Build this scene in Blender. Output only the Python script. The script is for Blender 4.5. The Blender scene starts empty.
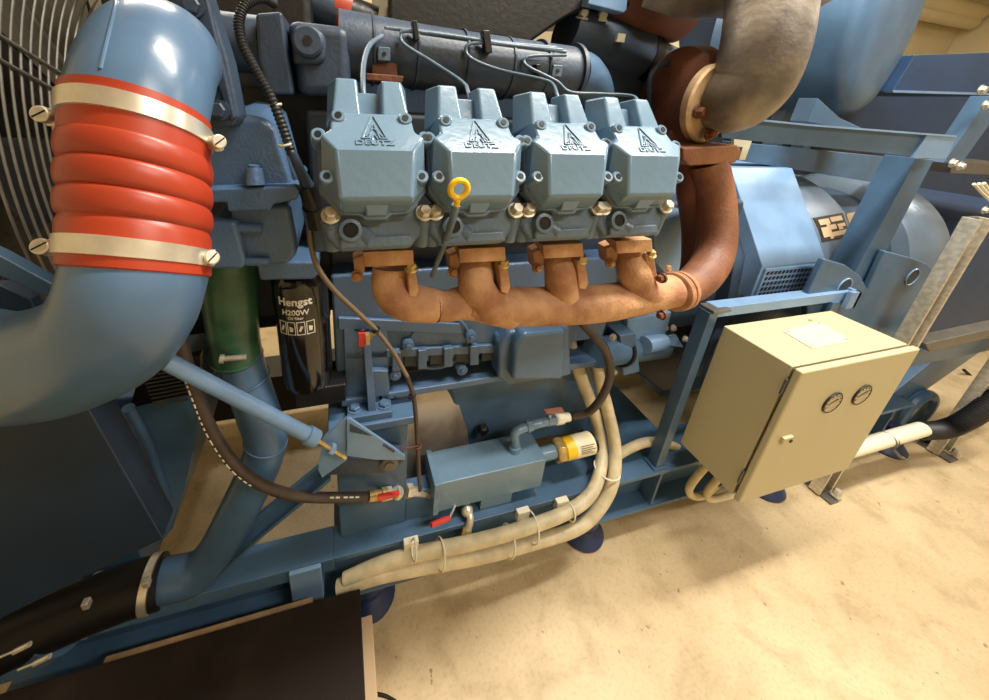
import bpy, bmesh, math, random
from mathutils import Vector, Matrix
random.seed(4)
PI = math.pi
V = Vector
# ---------------------------------------------------------------- camera model
ROT = [[0.962833237084415, -0.2643954299193852, 0.05520157790532752],
       [-0.04117008108122215, -0.34565319194570043, -0.9374587432626704],
       [0.26694040906026206, 0.9003437829704848, -0.3436915629968975]]
RM = Matrix(ROT)
CAM = V((0, 0, 1.59)); FL, CX, CY = 365.0, 443.0, 235.0
def ray(px, py): return RM.transposed() @ V(((px - CX) / FL, (py - CY) / FL, 1.0))
def at(px, py, x=None, y=None, z=None):
    d = ray(px, py)
    t = (x - CAM.x) / d.x if x is not None else (y - CAM.y) / d.y if y is not None else (z - CAM.z) / d.z
    return CAM + d * t
def Yp(pts, y): return [at(a, b, y=y) for a, b in pts]
def path(pts):            # (px, py, y) -> world points
    return [at(a, b, y=c) for a, b, c in pts]

# ---------------------------------------------------------------- scene basics
sc = bpy.context.scene
COL = sc.collection
def dull(m, v=.2):
    m.node_tree.nodes['Principled BSDF'].inputs['Specular IOR Level'].default_value = v
def lin(c): return tuple((v / 12.92 if v <= .04045 else ((v + .055) / 1.055) ** 2.4) for v in [q / 255 for q in c]) + (1,)
def mat(name, c, rough=.5, metal=0, var=.0, c2=None, scale=8, bump=0, bscale=60, coat=0, fac=(.4, .65), detail=6):
    m = bpy.data.materials.new(name); m.use_nodes = True
    nt = m.node_tree; b = nt.nodes['Principled BSDF']
    b.inputs['Base Color'].default_value = lin(c); b.inputs['Roughness'].default_value = rough; b.inputs['Metallic'].default_value = metal
    if coat: b.inputs['Coat Weight'].default_value = coat; b.inputs['Coat Roughness'].default_value = .15
    tc = nt.nodes.new('ShaderNodeTexCoord')
    if c2 or var:
        n = nt.nodes.new('ShaderNodeTexNoise'); n.inputs['Scale'].default_value = scale; n.inputs['Detail'].default_value = detail
        r = nt.nodes.new('ShaderNodeValToRGB'); r.color_ramp.elements[0].position, r.color_ramp.elements[1].position = fac
        r.color_ramp.elements[0].color = lin(c)
        r.color_ramp.elements[1].color = lin(c2 if c2 else [min(255, v * (1 + var)) for v in c])
        nt.links.new(tc.outputs['Object'], n.inputs['Vector']); nt.links.new(n.outputs['Fac'], r.inputs['Fac']); nt.links.new(r.outputs['Color'], b.inputs['Base Color'])
    if bump:
        n = nt.nodes.new('ShaderNodeTexNoise'); n.inputs['Scale'].default_value = bscale; n.inputs['Detail'].default_value = 4
        bp = nt.nodes.new('ShaderNodeBump'); bp.inputs['Strength'].default_value = bump; bp.inputs['Distance'].default_value = .004
        nt.links.new(tc.outputs['Object'], n.inputs['Vector']); nt.links.new(n.outputs['Fac'], bp.inputs['Height']); nt.links.new(bp.outputs['Normal'], b.inputs['Normal'])
    return m
M = {}
M['blue'] = mat('engine blue paint', (73, 99, 128), .28, var=.12, bump=.12, bscale=45)
M['blue_cast'] = mat('engine blue paint on casting', (70, 95, 127), .32, var=.1, bump=.25, bscale=200)
M['cover'] = mat('pale blue cover paint', (102, 129, 152), .2, var=.06, bump=.12, bscale=80)
M['head'] = mat('grey cast head', (84, 102, 120), .36, var=.15, bump=.25, bscale=180, scale=20)
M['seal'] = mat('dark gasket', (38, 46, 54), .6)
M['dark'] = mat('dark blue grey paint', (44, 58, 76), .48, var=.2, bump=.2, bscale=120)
M['frame'] = mat('frame blue paint', (64, 91, 119), .34, var=.12, bump=.06)
M['frame2'] = mat('light blue steel paint', (108, 138, 174), .28, var=.1)
M['black'] = mat('black plastic', (16, 16, 18), .45)
M['blacksteel'] = mat('black steel', (22, 23, 27), .4, bump=.3)
M['red'] = mat('orange red silicone', (150, 52, 30), .36, var=.1, scale=5)
M['green'] = mat('green rubber hose', (44, 78, 60), .3, var=.25, scale=20)
M['steel'] = mat('stainless steel band', (214, 208, 196), .3, .75, var=.12, scale=30)
M['zinc'] = mat('zinc plated steel', (196, 190, 176), .35, .6, var=.15, scale=60)
M['brass'] = mat('brass', (180, 156, 104), .4, .6, var=.2, scale=50)
M['rust'] = mat('heat rusted cast iron', (150, 102, 72), .66, 0, c2=(204, 160, 118), scale=16, bump=.45, bscale=150, fac=(.35, .7))
M['rustdk'] = mat('dark rusted iron', (92, 52, 36), .6, 0, c2=(120, 72, 48), scale=9, bump=.4, bscale=120)
M['rust2'] = mat('brown rusted pipe', (110, 68, 48), .55, 0, c2=(150, 102, 72), scale=10, bump=.35, bscale=140, fac=(.4, .7))
M['lag'] = mat('foil heat lagging', (100, 92, 84), .5, .2, c2=(172, 160, 144), scale=7, bump=.9, bscale=26, detail=9)
M['lagring'] = mat('scaled steel ring', (170, 145, 115), .6, .3, var=.2, scale=25, bump=.4)
M['cream'] = mat('cream cabinet paint', (186, 177, 142), .42, bump=.04, bscale=300)
M['conduit'] = mat('beige plastic conduit', (190, 178, 148), .45, var=.12, scale=25)
M['white'] = mat('white plastic', (225, 220, 200), .45)
M['yellow'] = mat('yellow plastic', (236, 194, 34), .35)
M['hose'] = mat('dark brown rubber hose', (62, 52, 48), .5, var=.2, scale=30)
M['corr'] = mat('black corrugated tube', (26, 27, 30), .5)
M['redlev'] = mat('red lever plastic', (200, 52, 44), .4)
M['brownlev'] = mat('brown lever', (140, 92, 74), .5)
M['glass'] = mat('gauge face', (178, 164, 132), .15, .1, c2=(138, 126, 104), scale=60)
M['mountblue'] = mat('dark blue mount rubber', (26, 44, 84), .4)
M['tray'] = mat('bare sheet steel', (200, 190, 178), .38, .45, c2=(120, 106, 96), scale=5)
M['galv'] = mat('galvanised steel', (100, 98, 94), .4, .5, var=.12, scale=30)
M['blackbox'] = mat('dark brown lid', (36, 29, 25), .5, c2=(48, 39, 33), scale=9, bump=.1, fac=(.5, .8))
dull(M['blackbox'], .15); dull(M['black'], .3)
M['deep'] = mat('deep blue panel paint', (30, 58, 94), .5, var=.1)
M['boxside'] = mat('beige board', (188, 160, 126), .6)
M['label'] = mat('printed label', (200, 194, 160), .5, c2=(180, 182, 176), scale=120)
M['plate'] = mat('brass name plate', (150, 128, 96), .4, .4)
M['plateblk'] = mat('plate black', (30, 26, 22), .5)
M['pump'] = mat('pump label paper', (226, 216, 186), .45, var=.05)
M['wall'] = mat('warm wall paint', (210, 196, 160), .7, var=.04, scale=2)
M['alt'] = mat('alternator grey paint', (92, 108, 126), .35, .2, var=.1, bump=.1)
M['print'] = mat('white print', (222, 218, 210), .5)
M['shroud'] = mat('radiator shroud paint', (30, 45, 64), .45, var=.12)
M['line'] = mat('brown plastic line', (116, 100, 82), .4)
M['wood'] = mat('timber', (128, 102, 72), .7, var=.25, scale=12)
# concrete floor: worn beige concrete with blotches, pits and fine grain
def floor_mat():
    m = bpy.data.materials.new('beige concrete floor'); m.use_nodes = True; nt = m.node_tree; b = nt.nodes['Principled BSDF']
    tc = nt.nodes.new('ShaderNodeTexCoord')
    def noise(s, d, dist=0):
        n = nt.nodes.new('ShaderNodeTexNoise'); n.inputs['Scale'].default_value = s; n.inputs['Detail'].default_value = d; n.inputs['Distortion'].default_value = dist
        nt.links.new(tc.outputs['Object'], n.inputs['Vector']); return n
    def ramp(src, p0, c0, p1, c1):
        r = nt.nodes.new('ShaderNodeValToRGB'); r.color_ramp.elements[0].position = p0; r.color_ramp.elements[1].position = p1
        r.color_ramp.elements[0].color = c0; r.color_ramp.elements[1].color = c1; nt.links.new(src, r.inputs['Fac']); return r
    def mix(t, f, a, bb):
        x = nt.nodes.new('ShaderNodeMix'); x.data_type = 'RGBA'; x.blend_type = t
        if isinstance(f, float): x.inputs['Factor'].default_value = f
        else: nt.links.new(f, x.inputs['Factor'])
        nt.links.new(a, x.inputs['A'])
        if isinstance(bb, tuple): x.inputs['B'].default_value = bb
        else: nt.links.new(bb, x.inputs['B'])
        return x
    a = ramp(noise(1.6, 8, .6).outputs['Fac'], .35, lin((188, 166, 128)), .68, lin((212, 190, 153)))
    s = ramp(noise(9, 9, .4).outputs['Fac'], .3, (.72, .7, .64, 1), .52, (1, 1, 1, 1))
    x = mix('MULTIPLY', .75, a.outputs['Color'], s.outputs['Color'])
    g = ramp(noise(90, 4).outputs['Fac'], .3, (.8, .78, .74, 1), .5, (1, 1, 1, 1))
    x2 = mix('MULTIPLY', .7, x.outputs['Result'], g.outputs['Color'])
    pit = ramp(noise(38, 2).outputs['Fac'], .72, (0, 0, 0, 1), .76, (1, 1, 1, 1))
    x3 = mix('MIX', pit.outputs['Color'], x2.outputs['Result'], lin((140, 114, 84)))
    nt.links.new(x3.outputs['Result'], b.inputs['Base Color'])
    b.inputs['Roughness'].default_value = .5
    bp = nt.nodes.new('ShaderNodeBump'); bp.inputs['Strength'].default_value = .35; bp.inputs['Distance'].default_value = .004
    nt.links.new(noise(30, 8).outputs['Fac'], bp.inputs['Height']); nt.links.new(bp.outputs['Normal'], b.inputs['Normal'])
    return m
M['floor'] = floor_mat()

# ---------------------------------------------------------------- object helpers
WL = {}
def prop(o, label=None, cat=None, group=None, kind=None):
    if label: o['label'] = label
    if cat: o['category'] = cat
    if group: o['group'] = group
    if kind: o['kind'] = kind
    return o
def thing(name, label, cat, loc, group=None):
    o = bpy.data.objects.new(name, None); o.empty_display_size = .05; COL.objects.link(o)
    o.location = V(loc); WL[o.name] = V(loc)
    return prop(o, label, cat, group)
def perp(d):
    d = V(d).normalized(); a = V((0, 0, 1)) if abs(d.z) < .9 else V((1, 0, 0))
    u = d.cross(a).normalized(); return u, d.cross(u).normalized(), d
def smooth_path(P, n=8):
    P = [V(p) for p in P]; out = []
    for i in range(len(P) - 1):
        p0 = P[i - 1] if i else P[0] * 2 - P[1]; p1, p2 = P[i], P[i + 1]; p3 = P[i + 2] if i + 2 < len(P) else P[-1] * 2 - P[-2]
        for k in range(n):
            t = k / n
            out.append(.5 * ((2 * p1) + (p2 - p0) * t + (2 * p0 - 5 * p1 + 4 * p2 - p3) * t * t + (3 * p1 - p0 - 3 * p2 + p3) * t ** 3))
    out.append(P[-1]); return out
class MB:
    def __init__(s): s.v = []; s.f = []
    def add(s, vs, fs):
        b = len(s.v); s.v += [V(q) for q in vs]; s.f += [tuple(b + i for i in f) for f in fs]; return s
    def hexa(s, p):      # 8 points: bottom loop, top loop
        return s.add(p, [(3, 2, 1, 0), (4, 5, 6, 7), (0, 1, 5, 4), (1, 2, 6, 5), (2, 3, 7, 6), (3, 0, 4, 7)])
    def box(s, x0, x1, y0, y1, z0, z1):
        return s.hexa([(x0, y0, z0), (x1, y0, z0), (x1, y1, z0), (x0, y1, z0), (x0, y0, z1), (x1, y0, z1), (x1, y1, z1), (x0, y1, z1)])
    def prism(s, pts, vec):
        n = len(pts); vec = V(vec); a = [V(p) for p in pts]
        return s.add(a + [p + vec for p in a], [tuple(range(n)), tuple(range(2 * n - 1, n - 1, -1))] + [(i, (i + 1) % n, n + (i + 1) % n, n + i) for i in range(n)])
    def loft(s, loops, cap=True):
        n = len(loops[0]); vs = [p for l in loops for p in l]; fs = []
        for k in range(len(loops) - 1):
            fs += [(k * n + i, k * n + (i + 1) % n, (k + 1) * n + (i + 1) % n, (k + 1) * n + i) for i in range(n)]
        if cap: fs += [tuple(range(n)), tuple(range((len(loops) - 1) * n, len(loops) * n))]
        return s.add(vs, fs)
    def tube(s, P, r, seg=20, sm=8, cap=True):
        if sm:
            k = len(P); Q = smooth_path(P, sm)
            if isinstance(r, (list, tuple)):
                rr = []
                for i in range(len(Q)):
                    t = i / sm; a = min(int(t), k - 2); rr.append(r[a] + (r[a + 1] - r[a]) * (t - a))
                r = rr
            P = Q
        P = [V(p) for p in P]
        if not isinstance(r, (list, tuple)): r = [r] * len(P)
        d0 = (P[1] - P[0]).normalized(); u = perp(d0)[0]; loops = []
        for i, p in enumerate(P):
            d = (P[min(i + 1, len(P) - 1)] - P[max(i - 1, 0)]).normalized()
            u = (u - d * u.dot(d)).normalized(); w = d.cross(u)
            loops.append([p + (u * math.cos(2 * PI * k / seg) + w * math.sin(2 * PI * k / seg)) * r[i] for k in range(seg)])
        return s.loft(loops, cap)
    def cyl(s, a, b, r, r2=None, seg=24):
        return s.tube([a, b], [r, r if r2 is None else r2], seg, 0)
    def lathe(s, a, d, prof, seg=40):
        u, w, d = perp(d); a = V(a)
        return s.loft([[a + d * h + (u * math.cos(2 * PI * k / seg) + w * math.sin(2 * PI * k / seg)) * max(r, 1e-4) for k in range(seg)] for h, r in prof])
    def torus(s, c, d, R_, r, seg=48, ss=8, a0=0, a1=2 * PI):
        u, w, d = perp(d); c = V(c); full = abs(a1 - a0 - 2 * PI) < 1e-6
        loops = []
        for k in range(seg + 1):
            t = a0 + (a1 - a0) * k / seg; e = u * math.cos(t) + w * math.sin(t)
            loops.append([c + e * (R_ + r * math.cos(2 * PI * j / ss)) + d * (r * math.sin(2 * PI * j / ss)) for j in range(ss)])
        return s.loft(loops, not full)
    def bolt(s, p, d, r=.009, h=.008, washer=True):
        p = V(p); u, w, d = perp(d)
        if washer: s.cyl(p - d * .002, p + d * .0025, r * 1.35, seg=18)
        loop = lambda q, rr: [q + (u * math.cos(PI / 3 * k) + w * math.sin(PI / 3 * k)) * rr for k in range(6)]
        return s.loft([loop(p, r), loop(p + d * h * .8, r), loop(p + d * h, r * .8)])
    def ball(s, c, r, seg=16):
        return s.lathe(V(c) - V((0, 0, r)), (0, 0, 1), [(r - r * math.cos(PI * k / 8), r * math.sin(PI * k / 8)) for k in range(9)], seg)
    def build(s, name, m, parent=None, bev=0, bseg=2, ang=35, loc=None):
        me = bpy.data.meshes.new(name)
        xs = [q.x for q in s.v]; ys = [q.y for q in s.v]; zs = [q.z for q in s.v]
        o0 = V(loc) if loc else V(((min(xs) + max(xs)) / 2, (min(ys) + max(ys)) / 2, min(zs)))
        me.from_pydata([q - o0 for q in s.v], [], s.f)
        bm = bmesh.new(); bm.from_mesh(me); bmesh.ops.recalc_face_normals(bm, faces=bm.faces); bm.to_mesh(me); bm.free()
        me.shade_smooth()
        me.set_sharp_from_angle(angle=math.radians(ang))
        me.materials.append(M[m] if isinstance(m, str) else m)
        o = bpy.data.objects.new(name, me); COL.objects.link(o)
        if parent: o.parent = parent; o.location = o0 - WL[parent.name]
        else: o.location = o0
        WL[o.name] = o0
        if bev:
            b = o.modifiers.new('bevel', 'BEVEL'); b.width = bev; b.segments = bseg; b.limit_method = 'ANGLE'; b.angle_limit = math.radians(40); b.harden_normals = True
        return o
def dup(root, delta, label=None):
    def cp(o, par):
        c = o.copy(); COL.objects.link(c)
        if par: c.parent = par
        for ch in o.children: cp(ch, c)
        return c
    kids = root
    r = cp(root, None); r.location = root.location + V(delta)
    if label: r['label'] = label
    return r
def text_mb(s, size, ext=.0006, fn=lambda p: p, bold=0):
    cu = bpy.data.curves.new('t', 'FONT'); cu.body = s; cu.size = size; cu.extrude = ext; cu.offset = bold; cu.align_x = 'CENTER'; cu.resolution_u = 3
    o = bpy.data.objects.new('t', cu); COL.objects.link(o)
    me = bpy.data.meshes.new_from_object(o.evaluated_get(bpy.context.evaluated_depsgraph_get()))
    b = MB(); b.add([fn(v.co.copy()) for v in me.vertices], [tuple(p.vertices) for p in me.polygons])
    bpy.data.objects.remove(o); bpy.data.curves.remove(cu); bpy.data.meshes.remove(me)
    return b
def slab(name, pts, y, depth, m, parent=None, bev=.003, mb=None):
    b = mb or MB(); b.prism(Yp(pts, y), (0, depth, 0))
    return b if mb else b.build(name, m, parent, bev)

# ================================================================ SETTING
def struct(o): o['kind'] = 'structure'; return o
struct(MB().box(-2.2, 8, -2.6, 3.6, -.1, 0).build('floor', 'floor'))
struct(MB().box(-2.2, 8, 3.5, 3.6, 0, 3.6).build('wall_back', 'wall'))
struct(MB().box(-2.3, -2.2, -2.6, 3.6, 0, 3.6).build('wall_left', 'wall'))
struct(MB().box(8, 8.1, -2.6, 3.6, 0, 3.6).build('wall_right', 'wall'))
struct(MB().box(-2.2, 8, -2.7, -2.6, 0, 3.6).build('wall_front', 'wall'))
struct(MB().box(-2.3, 8.1, -2.7, 3.6, 3.6, 3.7).build('ceiling', 'wall'))
# pipes along the back wall
for i, (yy, r_) in enumerate([(8, .1), (19, .07)]):
    p = at(950, yy, y=3.36); b = MB().cyl((3.2, 3.36, p.z), (7.9, 3.36, p.z), r_, seg=28)
    o = b.build('wall_pipe', 'wall'); prop(o, ['thick cream pipe running along the top of the back wall', 'thinner cream pipe just below the thick pipe on the back wall'][i], 'pipe')
# ================================================================ SKID FRAME
fx0, fx1 = -.85, 2.62
fr = thing('base_frame', 'blue painted steel base rail carrying the engine, with flanged front edge', 'frame', (1, .9, .14))
b = MB(); b.box(-.06, fx1, .70, .86, .332, .35); b.box(fx0, -.06, .70, .79, .30, .35); b.build('top_flange', 'frame', fr, .002)
b = MB(); b.box(fx0, fx1, .765, .785, .155, .332); b.build('web', 'frame', fr, .001)
b = MB(); b.box(fx0, fx1, .70, .86, .14, .156); b.build('bottom_flange', 'frame', fr, .002)
t0, t1 = at(290, 560, z=.35).x, at(321, 562, z=.35).x
b = MB(); b.box(t0, t1, .688, .70, .20, .35); b.box(t0, t1, .70, .76, .19, .332); b.build('end_bracket', 'frame2', fr, .003)
for x in (.34, 1.12, 1.9, 2.5):
    MB().box(x - .006, x + .006, .705, .764, .157, .331).build('stiffener', 'frame', fr, .001)
b = MB(); b.box(fx0, fx1, 1.5, 1.66, .14, .35); b.build('rear_beam', 'blacksteel', fr, .003)
c0, c1 = at(600, 440, z=.345).x, at(655, 427, z=.345).x
MB().box(.93, 1.25, .86, 1.5, .30, .345).build('cross_member', 'frame', fr, .003)
MB().box(2.3, 2.5, .86, 1.5, .2, .345).build('cross_member', 'frame', fr, .003)
MB().box(-.75, -.6, .86, 1.5, .2, .345).build('cross_member', 'frame', fr, .003)
for i, px_ in enumerate([(370, 598), (586, 532), (770, 486), (893, 446)]):
    p = at(*px_, z=.03)
    x, y = p.x, p.y + .03
    t = thing('vibration_mount', ['dark blue rubber foot under the base rail beside the brown lid', 'dark blue rubber foot with skirt under the base rail below the twin conduits',
              'dark blue rubber foot mostly hidden beneath the cream cabinet', 'dark blue rubber foot below the white pipe right of the cabinet'][i], 'mount', (x, y, 0), 'rubber feet under the base rail')
    b = MB(); b.lathe((x, y, 0), (0, 0, 1), [(0, .085), (.012, .088), (.03, .075), (.055, .05)], 6 if i == 9 else 28); b.build('skirt', 'mountblue', t)
    b = MB(); b.lathe((x, y, .05), (0, 0, 1), [(0, .05), (.02, .056), (.05, .056), (.075, .045), (.09, .04)], 28); b.build('cushion', 'mountblue', t)

# ================================================================ PRE-HEATER on rail
ph = thing('coolant_preheater', 'light blue rectangular steel tank with pipe stubs, standing on the base rail', 'tank', (.42, .77, .35))
MB().box(.243, .605, .72, .83, .405, .527).build('tank_body', 'cover', ph, .003)
MB().box(.232, .25, .715, .835, .4, .532).build('end_lip', 'cover', ph, .002)
a0, a1 = at(481, 500, y=.73).x, at(511, 500, y=.73).x
MB().box(a0, a1, .728, .82, .35, .405).build('foot', 'cover', ph, .002)
a = at(545, 462, y=.775); c = V((.605, .775, .478))
MB().cyl(c, c + V((.085, 0, .002)), .024).build('outlet_stub', 'cover', ph)
MB().lathe(c + V((.07, 0, 0)), (1, 0, .03), [(0, .036), (.008, .042), (.026, .042), (.032, .036)], 6).build('hex_union', 'brass', ph, .002)
MB().lathe(c + V((.10, 0, 0)), (1, 0, .03), [(0, .028), (.005, .037), (.04, .037)], 32).build('yellow_label', 'yellow', ph)
MB().lathe(c + V((.14, 0, .001)), (1, 0, .03), [(0, .0372), (.075, .0372)], 32).build('pump_body', 'pump', ph)
MB().lathe(c + V((.215, 0, .003)), (1, 0, .03), [(0, .034), (.012, .034), (.018, .02)], 32).build('end_cap', 'black', ph)
axc = c
def wrapx(x0, ang0, R_):
    def f(p):
        t = ang0 + p.y / R_; rr = R_ + p.z
        return V((x0 + p.x, axc.y - rr * math.cos(t), axc.z + .004 + rr * math.sin(t)))
    return f
b = MB(); fw = wrapx(c.x + .178, .0, .0375)
for k in range(5):
    yy_ = .028 - k * .0065; x1_ = (.028, .020, .031, .016, .026)[k]
    b.hexa([fw(V((x, y_, z))) for z in (.0002, .0007) for x, y_ in ((-.026, yy_), (x1_, yy_), (x1_, yy_ + .0018), (-.026, yy_ + .0018))])
b.build('printed_lines', 'blacksteel', ph)
# elbow and ball valve on the tank top
p0 = at(514, 455, y=.79); zt = .527; ex = at(514, 450, z=zt)
e = V((ex.x, ex.y, zt))
el = thing('outlet_elbow_valve', 'light blue elbow and ball valve with brown lever on top of the blue tank', 'valve', e)
q1 = at(514, 434, y=e.y); q2 = at(526, 427, y=e.y + .005); q3 = at(552, 420, y=e.y + .01); q4 = at(574, 416, y=e.y + .012)
MB().tube([e, V((e.x, e.y, e.z + .035)), q1 + V((.004, 0, .004)), q2, q3], .0145, 20, 6).build('elbow', 'cover', el)
MB().cyl(e, e + V((0, 0, .02)), .02, seg=24).build('collar', 'cover', el); MB().cyl(q2, q2 + (q3 - q2) * .2, .019, seg=8).build('collar', 'cover', el)
d = (q4 - q3).normalized()
MB().lathe(q3 - d * .02, d, [(0, .017), (.004, .019), (.03, .019), (.032, .017)], 6).build('valve_body', 'cover', el, .001)
MB().lathe(q3 + d * .012, d, [(0, .017), (.004, .019), (.03, .019), (.032, .015), (.055, .015)], 8).build('hose_fitting', 'white', el, .001)
lv = at(545, 412, y=e.y); lv2 = at(563, 410, y=e.y - .005)
MB().tube([q3 + V((-.012, 0, .012)), q3 + V((-.012, 0, .03))], .006, 12, 0).build('valve_stem', 'zinc', el)
MB().hexa([lv + V((0, -.008, -.003)), lv2 + V((0, -.008, -.003)), lv2 + V((0, .01, -.003)), lv + V((0, .01, -.003)), lv + V((0, -.008, .003)), lv2 + V((0, -.008, .003)), lv2 + V((0, .01, .003)), lv + V((0, .01, .003))]).build('lever', 'brownlev', el, .001)
# left inlet: pipe, ball valve, red lever, brass hose end
P1 = at(438, 492, y=.765); P1.x = .24
t = thing('inlet_valve', 'zinc ball valve with red lever on the left end of the blue tank', 'valve', P1)
pa, pb, pc, pd = P1, at(408, 491, y=.75), at(386, 494, y=.735), at(364, 497, y=.72)
MB().cyl(pa, pb, .0135).build('pipe_stub', 'zinc', t)
d = (pc - pb).normalized()
b = MB(); b.lathe(pb - d * .012, d, [(0, .02), (.02, .02)], 6); b.ball(pb + (pc - pb) * .5, .02); b.lathe(pc - d * .015, d, [(0, .019), (.02, .019)], 6); b.build('valve_body', 'zinc', t)
b = MB(); b.lathe(pc, d, [(0, .018), (.018, .018), (.02, .013), (.03, .015), (.058, .014)], 20); b.build('hose_end', 'brass', t)
l0, l1 = at(400, 495, y=.72), at(378, 500, y=.69)
dl = (l1 - l0)
MB().hexa([l0 + V((0, 0, -.006)), l0 + dl + V((0, 0, -.009)), l0 + dl + V((0, .012, -.009)), l0 + V((0, .012, -.006)), l0 + V((0, 0, .006)), l0 + dl + V((0, 0, .009)), l0 + dl + V((0, .012, .009)), l0 + V((0, .012, .006))]).build('lever', 'redlev', t, .002)
MB().cyl(l0 + V((.0, .02, 0)), l0 + V((0, -.004, 0)), .006).build('stem', 'zinc', t)
# drain valve
e = at(463, 511, y=.75); e.z = .405; f_ = at(466, 533, y=.685)
t = thing('drain_valve', 'small plated drain cock with red lever under the blue tank', 'valve', e)
b = MB(); b.tube([e, V((e.x, e.y, .385)), V((e.x + .004, .70, .37)), f_], .0115, 16, 6); b.ball((V((e.x, .72, .378))), .019); b.build('body', 'zinc', t)
b = MB(); b.lathe(f_, (f_ - V((e.x + .004, .70, .37))), [(-.014, .016), (.006, .016), (.008, .010)], 6); b.build('nut', 'brass', t)
l0, l1 = at(457, 515, y=.69), at(431, 525, y=.665); d = l1 - l0
MB().tube([l0 + V((.004, .03, -.004)), l0 + d * .3], .003, 10, 0).build('lever_arm', 'zinc', t)
MB().tube([l0 + d * .3, l0 + d * .5, l1], [.006, .008, .007], 14, 3).build('lever_grip', 'redlev', t)

# ================================================================ HOSES & CONDUITS
def hose(name, label, cat, pts, r, m, group=None, sm=8, seg=18):
    o = MB().tube(path(pts), r, seg, sm).build(name, m); return prop(o, label, cat, group)
hose('rubber_hose', 'dark brown rubber hose curving from the valve on the blue tank up to the engine', 'hose',
     [(573, 416, .80), (590, 411, .775), (603, 395, .74), (610, 374, .73), (606, 352, .74), (593, 335, .76), (577, 318, .80), (570, 306, .86)], .0125, 'hose')
hp = [(178, 330, .74), (186, 362, .72), (197, 395, .70), (214, 435, .685), (240, 470, .68), (272, 489, .685), (310, 497, .70), (366, 497, .72)]
t = thing('printed_hose', 'dark brown rubber hose with white lettering, sweeping across the lower coolant pipe', 'hose', at(*hp[3][:2], y=hp[3][2]))
MB().tube(path(hp), .0128, 20, 10).build('hose_body', 'hose', t)
Q = smooth_path(path(hp), 30)
b = MB(); k = 40
while k < 132:
    n = random.choice((2, 3, 4)); seg = []
    for j in range(k, k + n + 1):
        tan = (Q[j + 1] - Q[j]).normalized(); toC = (CAM + V((-.6, 0, -.6)) - Q[j]).normalized(); nn = (toC - tan * toC.dot(tan)).normalized()
        seg.append(Q[j] + nn * .0112)
    b.tube(seg, .0028, 6, 0); k += n + 2
b.build('white_lettering', 'print', t); b = MB()
for k in (190, 193, 197, 200, 203):
    tan = (Q[k + 1] - Q[k]).normalized(); toC = (CAM - Q[k]).normalized(); nn = (toC - tan * toC.dot(tan)).normalized()
    b.tube([Q[k] + nn * .0112, Q[k + 2] + nn * .0112], .0026, 6, 0)
b.build('white_lettering', 'print', t)
A_ = [(588, 325, .90), (593, 350, .88), (599, 378, .85), (608, 412, .81), (615, 447, .76), (613, 480, .70), (600, 507, .67), (577, 528, .655), (530, 543, .645), (480, 556, .65), (425, 566, .66), (380, 575, .67), (338, 588, .685)]
B_ = [(566, 325, .90), (572, 350, .87), (582, 380, .83), (594, 412, .83), (601, 445, .79), (600, 472, .725), (589, 496, .68), (565, 513, .66), (525, 528, .65), (478, 541, .655), (425, 552, .67), (385, 563, .68), (345, 580, .69)]
hose('flexible_conduit', 'outer of the two beige conduits bending down from the engine and left along the rail', 'conduit', A_, .0215, 'conduit', 'twin beige conduits')
hose('flexible_conduit', 'inner of the two beige conduits bending down from the engine and left along the rail', 'conduit', B_, .0210, 'conduit', 'twin beige conduits')
hose('flexible_conduit', 'beige conduit passing behind the twin conduits and the cabinet post', 'conduit',
     [(548, 481, .80), (575, 473, .79), (605, 463, .78), (628, 449, .77), (648, 442, .77), (668, 444, .775), (690, 455, .78), (708, 470, .78)], .017, 'conduit')
hose('flexible_conduit', 'left of the two beige conduit loops under the cream cabinet', 'conduit',
     [(722, 455, .66), (708, 464, .66), (694, 480, .655), (689, 490, .65), (693, 496, .65), (704, 495, .65), (716, 485, .65)], .013, 'conduit', 'conduit loops under the cabinet')
hose('flexible_conduit', 'right of the two beige conduit loops under the cream cabinet', 'conduit',
     [(736, 468, .64), (722, 475, .64), (709, 489, .64), (707, 496, .64), (713, 499, .64), (730, 495, .64), (752, 488, .64)], .013, 'conduit', 'conduit loops under the cabinet')
wp = [(838, 453, .64), (880, 441, .64), (922, 429, .64)]
t = thing('rigid_conduit', 'pale pipe along the rail right of the cream cabinet', 'pipe', at(880, 441, y=.64))
MB().tube(path(wp), .031, 24, 4).build('pipe_body', 'white', t)
pp = at(886, 440, y=.64); dd = (at(922, 429, y=.64) - at(838, 453, y=.64)).normalized()
b = MB(); b.torus(pp, dd, .032, .005, 32, 8); b.torus(pp + dd * .02, dd, .032, .003, 32, 8)
b.tube([pp + V((0, -.03, -.02)), pp + V((.03, -.05, -.05)), pp + V((.07, -.05, -.07))], .006, 10, 4); b.build('tie', 'galv', t)
t = thing('corrugated_hose', 'black corrugated hose continuing from the pale pipe to the right edge', 'hose', at(960, 425, y=.62))
cp = smooth_path(path([(918, 431, .645), (945, 429, .62), (970, 418, .60), (1000, 396, .60)]), 24)
MB().tube(cp, [.034 + .006 * (i % 2) for i in range(len(cp))], 24, 0).build('hose_body', 'corr', t)
cp = smooth_path(path([(925, 440, .70), (955, 427, .68), (975, 410, .68), (1000, 385, .68)]), 24)
prop(MB().tube(cp, [.03 + .005 * (i % 2) for i in range(len(cp))], 24, 0).build('corrugated_hose', 'corr'), 'second black corrugated hose running close behind the first at the right edge', 'hose')
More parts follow.
